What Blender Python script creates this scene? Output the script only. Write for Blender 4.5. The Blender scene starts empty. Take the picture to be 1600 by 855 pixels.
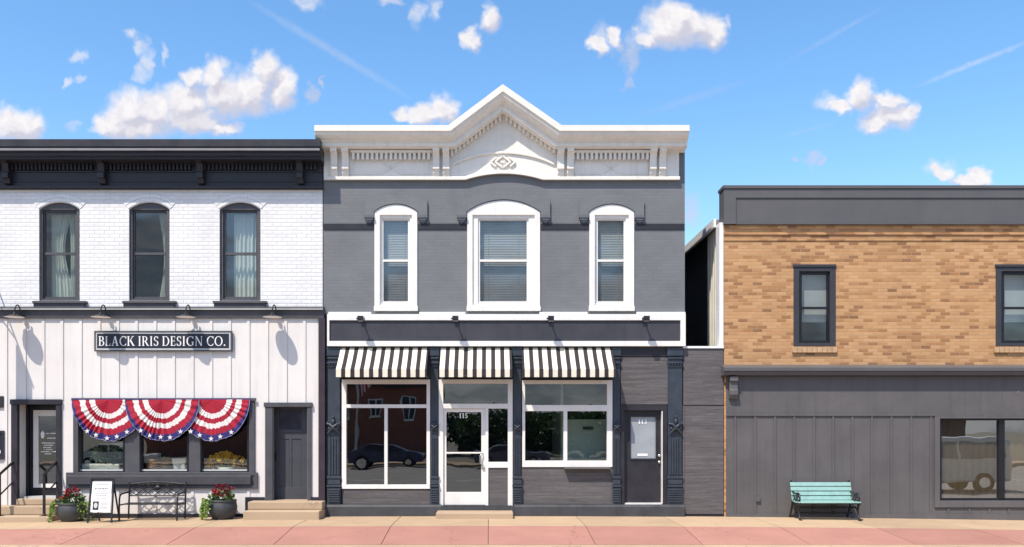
import bpy, math, random
from mathutils import Vector, geometry
R = math.radians
rnd = random.Random(7)
S = bpy.context.scene
COL = S.collection

# ------------------------------------------------------------------ camera
CY, CZ, F, HX, HZ = 20.0, 1.914, 1400.0, 765.0, 672.0
cam_d = bpy.data.cameras.new('camera')
cam = bpy.data.objects.new('camera', cam_d)
COL.objects.link(cam)
cam.location = (0, -CY, CZ)
cam.rotation_euler = (R(90), 0, 0)
cam_d.sensor_width = 36.0
cam_d.lens = F / 1600 * 36.0
cam_d.shift_x = (800 - HX) / 1600
cam_d.shift_y = (HZ - 427.5) / 1600
cam_d.clip_start = 0.1
cam_d.clip_end = 3000
S.camera = cam

# ------------------------------------------------------------------ light
SUN_DIR = Vector((0.7, 1.0, -1.9)).normalized()
EL = math.asin(-SUN_DIR.z)
ROT = math.atan2(-SUN_DIR.x, -SUN_DIR.y)
sun_d = bpy.data.lights.new('sun', 'SUN')
sun_d.energy = 4.3
sun_d.angle = R(0.5)
sun_d.color = (1.0, 0.92, 0.81)
sun = bpy.data.objects.new('sun', sun_d)
COL.objects.link(sun)
sun.rotation_euler = SUN_DIR.to_track_quat('-Z', 'Y').to_euler()
sun.location = (-10, -20, 30)

S.view_settings.view_transform = 'Standard'
S.view_settings.look = 'None'
S.view_settings.gamma = 1
S.view_settings.use_curve_mapping = False
S.view_settings.exposure = 0.42
S.cycles.max_bounces = 8
S.cycles.transparent_max_bounces = 12
S.cycles.caustics_reflective = False
S.cycles.caustics_refractive = False
SKY_STRENGTH = 0.15
SKY_TINT = (1.44, 1.36, 1.27)
SKY_SAT = 1.25
CLOUD_WHITE = 4.8

# ------------------------------------------------------------------ node helpers
def nd(nt, typ, **kw):
    n = nt.nodes.new(typ)
    for k, v in kw.items():
        if k.startswith('i_'):
            n.inputs[k[2:].replace('_', ' ')].default_value = v
        else:
            setattr(n, k, v)
    return n
def math_n(nt, op, a, b=None, c=None, clamp=False):
    n = nt.nodes.new('ShaderNodeMath'); n.operation = op; n.use_clamp = clamp
    for i, v in enumerate((a, b, c)):
        if v is None: continue
        if isinstance(v, (int, float)): n.inputs[i].default_value = v
        else: nt.links.new(v, n.inputs[i])
    return n.outputs[0]
def vmath(nt, op, a, b=None, scale=None):
    n = nt.nodes.new('ShaderNodeVectorMath'); n.operation = op
    for i, v in enumerate((a, b)):
        if v is None: continue
        if isinstance(v, (tuple, list)): n.inputs[i].default_value = v
        else: nt.links.new(v, n.inputs[i])
    if scale is not None: n.inputs['Scale'].default_value = scale
    return n.outputs['Value'] if op in ('LENGTH', 'DOT_PRODUCT') else n.outputs['Vector']
def noise(nt, vec, scale, detail=3, rough=0.5):
    n = nt.nodes.new('ShaderNodeTexNoise')
    n.inputs['Scale'].default_value = scale
    n.inputs['Detail'].default_value = detail
    n.inputs['Roughness'].default_value = rough
    if vec is not None: nt.links.new(vec, n.inputs['Vector'])
    return n
def maprange(nt, v, a, b, c, d, smooth=False):
    n = nt.nodes.new('ShaderNodeMapRange')
    if smooth: n.interpolation_type = 'SMOOTHSTEP'
    nt.links.new(v, n.inputs[0])
    for i, x in enumerate((a, b, c, d)): n.inputs[i + 1].default_value = x
    return n.outputs[0]
def mixc(nt, fac, a, b, blend='MIX'):
    n = nt.nodes.new('ShaderNodeMix'); n.data_type = 'RGBA'; n.blend_type = blend
    for sock, v in ((n.inputs[0], fac), (n.inputs[6], a), (n.inputs[7], b)):
        if isinstance(v, (int, float)): sock.default_value = v
        elif isinstance(v, tuple): sock.default_value = (*v[:3], 1)
        else: nt.links.new(v, sock)
    return n.outputs[2]

# ------------------------------------------------------------------ sky (nishita + clouds by direction)
def px_uv(px, py): return ((px - HX) / F, (HZ - py) / F)
CUMULUS = [
 (165,198,26,20),(205,172,42,36),(240,172,40,34),(215,202,60,22),(290,165,46,40),(335,118,24,34),(300,192,56,28),
 (350,150,46,42),(415,112,28,34),(440,140,25,38),(390,150,42,36),(350,202,30,16),(300,122,22,20),(182,190,20,26),
 (25,196,48,30),(52,200,26,24),(8,186,20,22),(735,60,16,19),(763,25,19,30),(660,178,30,22),(690,172,30,25),(632,184,22,12),
 (1040,40,42,36),(1085,45,42,34),(1115,50,24,24),(1010,62,24,20),(1062,30,36,28),(935,70,20,17),(965,56,12,20),
 (1345,150,24,28),(1315,166,22,15),(1385,160,30,20),(1395,186,42,22),(1365,190,26,18),(1422,180,18,20),
 (1530,272,18,15),(1512,282,38,10),(1472,268,22,13)]
WISPS = [
 (205,55,15,13),(223,72,12,20),(231,95,11,22),(222,115,13,18),(125,88,16,13),(103,127,10,10),(122,125,12,10),(113,195,9,15),
 (257,85,6,18),(480,6,28,17),(655,20,13,24),(680,14,15,22),(985,88,18,36),(982,132,10,15),(945,60,26,26),(1140,40,10,14),
 (1270,248,14,13),(1250,255,9,7),(1281,258,9,7),(1080,325,20,30),(1470,266,32,17),(490,145,10,22),(507,130,6,12),(610,4,24,10),(1300,160,30,16)]
TRAILS = [((370,-10),(660,165),9,.22),((1415,142),(1640,52),6,.30),((985,186),(1190,118),9,.16),((1190,118),(1400,0),6,.12),((1200,220),(1330,185),5,.14)]

def cloud_group(name, lobes):
    g = bpy.data.node_groups.new(name, 'ShaderNodeTree')
    g.interface.new_socket('V', in_out='INPUT', socket_type='NodeSocketVector')
    g.interface.new_socket('L', in_out='OUTPUT', socket_type='NodeSocketFloat')
    gi = g.nodes.new('NodeGroupInput'); go = g.nodes.new('NodeGroupOutput')
    acc = None
    for (px, py, rx, ry) in lobes:
        u, v = px_uv(px, py)
        vv = vmath(g, 'MULTIPLY_ADD', gi.outputs[0], (F / rx, F / ry, 0))
        vv.node.inputs[2].default_value = (-u * F / rx, -v * F / ry, 0)
        l = vmath(g, 'LENGTH', vv)
        if acc is None: acc = l
        else:
            n = g.nodes.new('ShaderNodeMath'); n.operation = 'SMOOTH_MIN'
            g.links.new(acc, n.inputs[0]); g.links.new(l, n.inputs[1]); n.inputs[2].default_value = 0.22
            acc = n.outputs[0]
    g.links.new(acc, go.inputs[0])
    return g

def build_world():
    w = bpy.data.worlds.new('World'); S.world = w; w.use_nodes = True
    nt = w.node_tree; nt.nodes.clear()
    out = nd(nt, 'ShaderNodeOutputWorld'); bg = nd(nt, 'ShaderNodeBackground')
    bg.inputs['Strength'].default_value = SKY_STRENGTH
    nt.links.new(bg.outputs[0], out.inputs[0])
    sky = nd(nt, 'ShaderNodeTexSky', sky_type='NISHITA', sun_disc=False)
    sky.sun_elevation = EL; sky.sun_rotation = ROT % (2 * math.pi)
    sky.altitude = 200; sky.air_density = 1.0; sky.dust_density = 1.0; sky.ozone_density = 2.0
    hsv = nd(nt, 'ShaderNodeHueSaturation'); hsv.inputs['Saturation'].default_value = SKY_SAT
    nt.links.new(sky.outputs[0], hsv.inputs['Color'])
    base = mixc(nt, 1.0, hsv.outputs[0], SKY_TINT, 'MULTIPLY')
    tc = nd(nt, 'ShaderNodeTexCoord')
    d = tc.outputs['Generated']
    sep = nd(nt, 'ShaderNodeSeparateXYZ'); nt.links.new(d, sep.inputs[0])
    yy = math_n(nt, 'MAXIMUM', sep.outputs[1], 0.02)
    u = math_n(nt, 'DIVIDE', sep.outputs[0], yy); v = math_n(nt, 'DIVIDE', sep.outputs[2], yy)
    cb = nd(nt, 'ShaderNodeCombineXYZ'); nt.links.new(u, cb.inputs[0]); nt.links.new(v, cb.inputs[1])
    uv = cb.outputs[0]
    w1 = vmath(nt, 'SCALE', vmath(nt, 'SUBTRACT', noise(nt, uv, 42, 2).outputs['Color'], (.5, .5, .5)), scale=0.030)
    w2 = vmath(nt, 'SCALE', vmath(nt, 'SUBTRACT', noise(nt, uv, 130, 4, .6).outputs['Color'], (.5, .5, .5)), scale=0.010)
    wuv = vmath(nt, 'ADD', vmath(nt, 'ADD', uv, w1), w2)
    gc = cloud_group('cumulus_field', CUMULUS); gw = cloud_group('wisp_field', WISPS)
    def G(g, vec):
        n = nt.nodes.new('ShaderNodeGroup'); n.node_tree = g; nt.links.new(vec, n.inputs[0]); return n.outputs[0]
    L = G(gc, wuv)
    L2 = G(gc, vmath(nt, 'ADD', wuv, (-0.006, 0.016, 0)))
    LW = G(gw, wuv)
    front = math_n(nt, 'GREATER_THAN', sep.outputs[1], 0.05)
    a1 = maprange(nt, L, 1.22, 0.42, 0, 1, True)
    nz = noise(nt, wuv, 55, 5, .6).outputs['Fac']
    a2 = math_n(nt, 'MULTIPLY', maprange(nt, LW, 1.15, 0.25, 0, .62, True), maprange(nt, nz, .3, .6, .45, 1))
    a = math_n(nt, 'MAXIMUM', math_n(nt, 'MULTIPLY', a1, .97), a2)
    for (p0, p1, wd, op) in TRAILS:
        u0, v0 = px_uv(*p0); u1, v1 = px_uv(*p1)
        m = nd(nt, 'ShaderNodeMapping', vector_type='TEXTURE')
        m.inputs['Location'].default_value = ((u0 + u1) / 2, (v0 + v1) / 2, 0)
        m.inputs['Rotation'].default_value = (0, 0, math.atan2(v1 - v0, u1 - u0))
        m.inputs['Scale'].default_value = (math.hypot(u1 - u0, v1 - v0) / 2, wd / F, 1)
        w3 = vmath(nt, 'ADD', uv, vmath(nt, 'SCALE', w2, scale=.5))
        nt.links.new(w3, m.inputs['Vector'])
        l = vmath(nt, 'LENGTH', m.outputs[0])
        t = math_n(nt, 'MULTIPLY', maprange(nt, l, 1.1, 0.1, 0, op, True), maprange(nt, nz, .3, .6, .5, 1))
        a = math_n(nt, 'MAXIMUM', a, t)
    a = math_n(nt, 'MULTIPLY', a, front)
    # loose clouds over the rest of the sky (seen only in reflections)
    mpb = nd(nt, 'ShaderNodeMapping'); mpb.inputs['Scale'].default_value = (1, 1, 4); nt.links.new(d, mpb.inputs[0])
    nb = math_n(nt, 'ADD', noise(nt, mpb.outputs[0], 3.0, 6, .55).outputs['Fac'], maprange(nt, sep.outputs[2], .05, .4, .14, -.05))
    ab = math_n(nt, 'MULTIPLY', maprange(nt, nb, .48, .62, 0, .92, True), math_n(nt, 'SUBTRACT', 1.0, front))
    a = math_n(nt, 'ADD', a, ab, clamp=True)
    lit = maprange(nt, math_n(nt, 'SUBTRACT', L2, L), -0.25, 0.45, 0, 1, True)
    lit = math_n(nt, 'MULTIPLY', lit, maprange(nt, noise(nt, wuv, 70, 4, .6).outputs['Fac'], .3, .65, .55, 1.1), clamp=True)
    K = CLOUD_WHITE
    cc = mixc(nt, lit, (K * .68, K * .67, K * .77), (K * 1.04, K * 1.0, K * 1.0))
    nr = noise(nt, mpb.outputs[0], 7.0, 5, .6).outputs['Fac']
    cr = mixc(nt, maprange(nt, nr, .38, .64, 0, 1, True), (K * .24, K * .32, K * .42), (K * .62, K * .68, K * .74))
    colr = mixc(nt, a, base, mixc(nt, front, cr, cc))
    nt.links.new(colr, bg.inputs['Color'])
build_world()
S.world.cycles.sampling_method = 'MANUAL'
S.world.cycles.sample_map_resolution = 512

# ------------------------------------------------------------------ materials
def new_mat(name):
    m = bpy.data.materials.new(name); m.use_nodes = True
    nt = m.node_tree
    return m, nt, nt.nodes['Principled BSDF'], nt.nodes['Material Output']
def painted(name, col, rough=.55, var=.10, scale=2.5, bump=.15, bscale=60, metal=0.0, spec=.4, streak=0.0, fine=.05, chips=None):
    m, nt, b, _ = new_mat(name)
    tc = nd(nt, 'ShaderNodeTexCoord').outputs['Object']
    n1 = noise(nt, tc, scale, 5, .6).outputs['Fac']
    n2 = noise(nt, tc, bscale, 3, .6).outputs['Fac']
    f = math_n(nt, 'ADD', maprange(nt, n1, .3, .7, 1 - var, 1 + var), maprange(nt, n2, .3, .7, -fine, fine))
    if streak:
        mp = nd(nt, 'ShaderNodeMapping'); mp.inputs['Scale'].default_value = (9, 9, .5); nt.links.new(tc, mp.inputs[0])
        n3 = noise(nt, mp.outputs[0], 1.0, 5, .65).outputs['Fac']
        f = math_n(nt, 'MULTIPLY', f, maprange(nt, n3, .5, .75, 1, 1 - streak))
    c = nd(nt, 'ShaderNodeVectorMath', operation='SCALE'); c.inputs[0].default_value = col
    nt.links.new(f, c.inputs['Scale'])
    cc = c.outputs[0]
    if chips:
        mp = nd(nt, 'ShaderNodeMapping'); mp.inputs['Scale'].default_value = (1, 1, .55); mp.inputs['Rotation'].default_value = (0, .5, 0); nt.links.new(tc, mp.inputs[0])
        vo = nd(nt, 'ShaderNodeTexVoronoi'); vo.inputs['Scale'].default_value = 1.7
        nt.links.new(vmath(nt, 'ADD', mp.outputs[0], vmath(nt, 'SCALE', noise(nt, tc, 30, 2).outputs['Color'], scale=.03)), vo.inputs['Vector'])
        sel = math_n(nt, 'GREATER_THAN', nd(nt, 'ShaderNodeSeparateColor').outputs[0], .72)
        nt.links.new(vo.outputs['Color'], sel.node.inputs[0].links[0].from_node.inputs[0])
        cc = mixc(nt, math_n(nt, 'MULTIPLY', sel, maprange(nt, vo.outputs['Distance'], .035, .02, 0, .8)), cc, chips)
    nt.links.new(cc, b.inputs['Base Color'])
    b.inputs['Roughness'].default_value = rough; b.inputs['Metallic'].default_value = metal
    b.inputs['Specular IOR Level'].default_value = spec
    nt.links.new(maprange(nt, n1, .3, .7, rough - .08, min(1, rough + .1)), b.inputs['Roughness'])
    if bump:
        bp = nd(nt, 'ShaderNodeBump'); bp.inputs['Strength'].default_value = bump; bp.inputs['Distance'].default_value = .01
        nt.links.new(n2, bp.inputs['Height']); nt.links.new(bp.outputs[0], b.inputs['Normal'])
    return m
def brick_coords(nt, row, length):
    """brick id and mortar mask from object space x,z"""
    tc = nd(nt, 'ShaderNodeTexCoord').outputs['Object']
    wob = noise(nt, tc, 6, 2).outputs['Color']
    tcw = vmath(nt, 'ADD', tc, vmath(nt, 'SCALE', vmath(nt, 'SUBTRACT', wob, (.5, .5, .5)), scale=.012))
    sp = nd(nt, 'ShaderNodeSeparateXYZ'); nt.links.new(tcw, sp.inputs[0])
    xx = math_n(nt, 'ADD', sp.outputs[0], sp.outputs[1])
    rz = math_n(nt, 'DIVIDE', sp.outputs[2], row)
    ri = math_n(nt, 'FLOOR', rz); rf = math_n(nt, 'FRACT', rz)
    off = math_n(nt, 'MULTIPLY', math_n(nt, 'FLOORED_MODULO', ri, 2.0), .5)
    cx = math_n(nt, 'ADD', math_n(nt, 'DIVIDE', xx, length), off)
    ci = math_n(nt, 'FLOOR', cx); cf = math_n(nt, 'FRACT', cx)
    ez = math_n(nt, 'MULTIPLY', math_n(nt, 'SUBTRACT', .5, math_n(nt, 'ABSOLUTE', math_n(nt, 'SUBTRACT', rf, .5))), row)
    ex = math_n(nt, 'MULTIPLY', math_n(nt, 'SUBTRACT', .5, math_n(nt, 'ABSOLUTE', math_n(nt, 'SUBTRACT', cf, .5))), length)
    e = math_n(nt, 'MINIMUM', ez, ex)
    cid = nd(nt, 'ShaderNodeCombineXYZ'); nt.links.new(ci, cid.inputs[0]); nt.links.new(ri, cid.inputs[1])
    wn = nd(nt, 'ShaderNodeTexWhiteNoise', noise_dimensions='2D'); nt.links.new(cid.outputs[0], wn.inputs['Vector'])
    return tc, e, wn, cid.outputs[0]
def painted_brick(name, col, row=.08, length=.21, var=.05, depth=.006, strength=.7, stain=.06, rough=.7):
    m, nt, b, _ = new_mat(name)
    tc, e, wn, cid = brick_coords(nt, row, length)
    h = maprange(nt, e, 0, .012, 0, 1, True)
    n1 = noise(nt, tc, 1.4, 5, .6).outputs['Fac']; n2 = noise(nt, tc, 90, 4, .6).outputs['Fac']
    f = math_n(nt, 'ADD', maprange(nt, wn.outputs['Value'], 0, 1, 1 - var, 1 + var), maprange(nt, n1, .3, .7, -stain, stain))
    f = math_n(nt, 'MULTIPLY', f, maprange(nt, h, 0, 1, .955, 1))
    c = nd(nt, 'ShaderNodeVectorMath', operation='SCALE'); c.inputs[0].default_value = col
    nt.links.new(f, c.inputs['Scale']); nt.links.new(c.outputs[0], b.inputs['Base Color'])
    b.inputs['Roughness'].default_value = rough; b.inputs['Specular IOR Level'].default_value = .3
    hh = math_n(nt, 'ADD', math_n(nt, 'MULTIPLY', h, math_n(nt, 'ADD', .7, math_n(nt, 'MULTIPLY', wn.outputs['Value'], .5))), math_n(nt, 'MULTIPLY', n2, .35))
    bp = nd(nt, 'ShaderNodeBump'); bp.inputs['Strength'].default_value = strength; bp.inputs['Distance'].default_value = depth
    nt.links.new(hh, bp.inputs['Height']); nt.links.new(bp.outputs[0], b.inputs['Normal'])
    return m
def raw_brick(name, row=.0745, length=.215):
    m, nt, b, _ = new_mat(name)
    tc, e, wn, cid = brick_coords(nt, row, length)
    cl = noise(nt, cid, .16, 3, .6).outputs['Fac']
    v = math_n(nt, 'ADD', math_n(nt, 'MULTIPLY', math_n(nt, 'POWER', wn.outputs['Value'], 1.3), .62), math_n(nt, 'MULTIPLY', cl, .60), clamp=True)
    r = nd(nt, 'ShaderNodeValToRGB'); nt.links.new(v, r.inputs[0])
    cr = r.color_ramp
    cr.elements[0].position = 0.0; cr.elements[0].color = (.56, .335, .175, 1)
    cr.elements[1].position = 1.0; cr.elements[1].color = (.225, .115, .06, 1)
    for p, c in ((.38, (.505, .287, .140)), (.62, (.45, .243, .113)), (.80, (.36, .18, .08)), (.93, (.26, .13, .065))):
        x = cr.elements.new(p); x.color = (*c, 1)
    mm = maprange(nt, e, .003, .007, 0, 1)
    n2 = noise(nt, tc, 120, 4, .6).outputs['Fac']; n1 = noise(nt, tc, 1.1, 4, .6).outputs['Fac']
    bc = mixc(nt, mm, (.40, .27, .155), r.outputs[0])
    bc = mixc(nt, 1.0, bc, nd_gray(nt, math_n(nt, 'ADD', maprange(nt, n2, .3, .7, .86, 1.1), maprange(nt, n1, .3, .7, -.08, .08))), 'MULTIPLY')
    nt.links.new(bc, b.inputs['Base Color'])
    b.inputs['Roughness'].default_value = .85; b.inputs['Specular IOR Level'].default_value = .25
    bp = nd(nt, 'ShaderNodeBump'); bp.inputs['Strength'].default_value = .6; bp.inputs['Distance'].default_value = .005
    nt.links.new(math_n(nt, 'ADD', mm, math_n(nt, 'MULTIPLY', n2, .4)), bp.inputs['Height'])
    nt.links.new(bp.outputs[0], b.inputs['Normal'])
    return m
def nd_gray(nt, v):
    c = nd(nt, 'ShaderNodeCombineColor')
    for i in range(3): nt.links.new(v, c.inputs[i])
    return c.outputs[0]
def plank_mat(name, col):
    m, nt, b, _ = new_mat(name)
    tc = nd(nt, 'ShaderNodeTexCoord').outputs['Object']
    mp = nd(nt, 'ShaderNodeMapping'); mp.inputs['Scale'].default_value = (1.6, 1.6, 26); nt.links.new(tc, mp.inputs[0])
    n1 = noise(nt, mp.outputs[0], 1.3, 6, .65).outputs['Fac']
    mp2 = nd(nt, 'ShaderNodeMapping'); mp2.inputs['Scale'].default_value = (7, 7, 70); nt.links.new(tc, mp2.inputs[0])
    n2 = noise(nt, mp2.outputs[0], 1.5, 4, .6).outputs['Fac']
    sp = nd(nt, 'ShaderNodeSeparateXYZ'); nt.links.new(tc, sp.inputs[0])
    row = math_n(nt, 'DIVIDE', sp.outputs[2], 0.064)
    wn = nd(nt, 'ShaderNodeTexWhiteNoise', noise_dimensions='2D')
    cc = nd(nt, 'ShaderNodeCombineXYZ'); nt.links.new(math_n(nt, 'FLOOR', row), cc.inputs[1])
    nt.links.new(math_n(nt, 'FLOOR', math_n(nt, 'ADD', math_n(nt, 'MULTIPLY', sp.outputs[0], .8), math_n(nt, 'MULTIPLY', math_n(nt, 'FLOOR', row), .37))), cc.inputs[0])
    nt.links.new(cc.outputs[0], wn.inputs['Vector'])
    gap = maprange(nt, math_n(nt, 'ABSOLUTE', math_n(nt, 'SUBTRACT', math_n(nt, 'FRACT', row), .5)), .46, .5, 0, 1)
    f = math_n(nt, 'MULTIPLY', maprange(nt, n1, .3, .72, .70, 1.25), maprange(nt, n2, .3, .7, .88, 1.12))
    f = math_n(nt, 'MULTIPLY', f, maprange(nt, wn.outputs['Value'], 0, 1, .88, 1.12))
    f = math_n(nt, 'MULTIPLY', f, maprange(nt, gap, 0, 1, 1, .75))
    c = nd(nt, 'ShaderNodeVectorMath', operation='SCALE'); c.inputs[0].default_value = col
    nt.links.new(f, c.inputs['Scale']); nt.links.new(c.outputs[0], b.inputs['Base Color'])
    b.inputs['Roughness'].default_value = .75; b.inputs['Specular IOR Level'].default_value = .3
    bp = nd(nt, 'ShaderNodeBump'); bp.inputs['Strength'].default_value = .5; bp.inputs['Distance'].default_value = .006
    nt.links.new(math_n(nt, 'SUBTRACT', n1, gap), bp.inputs['Height']); nt.links.new(bp.outputs[0], b.inputs['Normal'])
    return m
def concrete(name, col, slab=1.943, off=-.025, var=.06, grit=.08, stain=.10):
    m, nt, b, _ = new_mat(name)
    tc = nd(nt, 'ShaderNodeTexCoord').outputs['Object']
    sp = nd(nt, 'ShaderNodeSeparateXYZ'); nt.links.new(tc, sp.inputs[0])
    wn = nd(nt, 'ShaderNodeTexWhiteNoise', noise_dimensions='1D')
    nt.links.new(math_n(nt, 'FLOOR', math_n(nt, 'DIVIDE', math_n(nt, 'SUBTRACT', sp.outputs[0], off), slab)), wn.inputs['W'])
    n1 = noise(nt, tc, .9, 6, .65).outputs['Fac']; n2 = noise(nt, tc, 140, 3, .7).outputs['Fac']; n3 = noise(nt, tc, 7, 5, .7).outputs['Fac']
    f = math_n(nt, 'ADD', maprange(nt, wn.outputs['Value'], 0, 1, 1 - var, 1 + var), maprange(nt, n2, .3, .7, -grit, grit))
    f = math_n(nt, 'ADD', f, maprange(nt, n1, .3, .7, -stain, stain))
    f = math_n(nt, 'MULTIPLY', f, maprange(nt, n3, .58, .8, 1, .80))
    vo = nd(nt, 'ShaderNodeTexVoronoi'); vo.inputs['Scale'].default_value = 2.3; nt.links.new(vmath(nt, 'ADD', tc, vmath(nt, 'SCALE', noise(nt, tc, 25, 2).outputs['Color'], scale=.05)), vo.inputs['Vector'])
    f = math_n(nt, 'MULTIPLY', f, maprange(nt, vo.outputs['Distance'], .05, .035, 1, .66))
    vc = nd(nt, 'ShaderNodeTexVoronoi', feature='DISTANCE_TO_EDGE'); vc.inputs['Scale'].default_value = .33; nt.links.new(vmath(nt, 'ADD', tc, vmath(nt, 'SCALE', noise(nt, tc, 3, 4).outputs['Color'], scale=.5)), vc.inputs['Vector'])
    f = math_n(nt, 'MULTIPLY', f, math_n(nt, 'MAXIMUM', maprange(nt, vc.outputs['Distance'], .0015, .004, .78, 1), maprange(nt, noise(nt, tc, .5, 2).outputs['Fac'], .5, .56, 0, 1)))
    c = nd(nt, 'ShaderNodeVectorMath', operation='SCALE'); c.inputs[0].default_value = col
    nt.links.new(f, c.inputs['Scale']); nt.links.new(c.outputs[0], b.inputs['Base Color'])
    b.inputs['Roughness'].default_value = .9; b.inputs['Specular IOR Level'].default_value = .25
    bp = nd(nt, 'ShaderNodeBump'); bp.inputs['Strength'].default_value = .35; bp.inputs['Distance'].default_value = .004
    nt.links.new(n2, bp.inputs['Height']); nt.links.new(bp.outputs[0], b.inputs['Normal'])
    return m
def glass(name, tint=(.80, .82, .83), ior=1.85, rough=.0, wavy=.4):
    m, nt, b, out = new_mat(name)
    nt.nodes.remove(b)
    tr = nd(nt, 'ShaderNodeBsdfTransparent'); tr.inputs[0].default_value = (*tint, 1)
    gl = nd(nt, 'ShaderNodeBsdfGlossy'); gl.inputs['Roughness'].default_value = rough
    lw = nd(nt, 'ShaderNodeLayerWeight'); lw.inputs['Blend'].default_value = .5
    f0 = ((ior - 1) / (ior + 1)) ** 2 * 2.5
    fac = math_n(nt, 'ADD', f0, math_n(nt, 'MULTIPLY', math_n(nt, 'POWER', lw.outputs['Facing'], 5.0), 1 - f0), clamp=True)
    tc = nd(nt, 'ShaderNodeTexCoord').outputs['Object']
    bp = nd(nt, 'ShaderNodeBump'); bp.inputs['Strength'].default_value = wavy; bp.inputs['Distance'].default_value = .004
    nt.links.new(noise(nt, tc, 1.6, 1).outputs['Fac'], bp.inputs['Height'])
    nt.links.new(bp.outputs[0], gl.inputs['Normal'])
    mx = nd(nt, 'ShaderNodeMixShader')
    nt.links.new(fac, mx.inputs[0]); nt.links.new(tr.outputs[0], mx.inputs[1]); nt.links.new(gl.outputs[0], mx.inputs[2])
    nt.links.new(mx.outputs[0], out.inputs[0])
    return m
def leafy(name, c1, c2, trans=.25):
    m, nt, b, out = new_mat(name)
    tc = nd(nt, 'ShaderNodeTexCoord').outputs['Object']
    n = noise(nt, tc, 14, 3).outputs['Fac']
    c = mixc(nt, maprange(nt, n, .35, .65, 0, 1), c1, c2)
    nt.links.new(c, b.inputs['Base Color']); b.inputs['Roughness'].default_value = .5
    tl = nd(nt, 'ShaderNodeBsdfTranslucent'); nt.links.new(c, tl.inputs[0])
    mx = nd(nt, 'ShaderNodeMixShader'); mx.inputs[0].default_value = trans
    nt.links.new(b.outputs[0], mx.inputs[1]); nt.links.new(tl.outputs[0], mx.inputs[2]); nt.links.new(mx.outputs[0], out.inputs[0])
    return m

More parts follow.
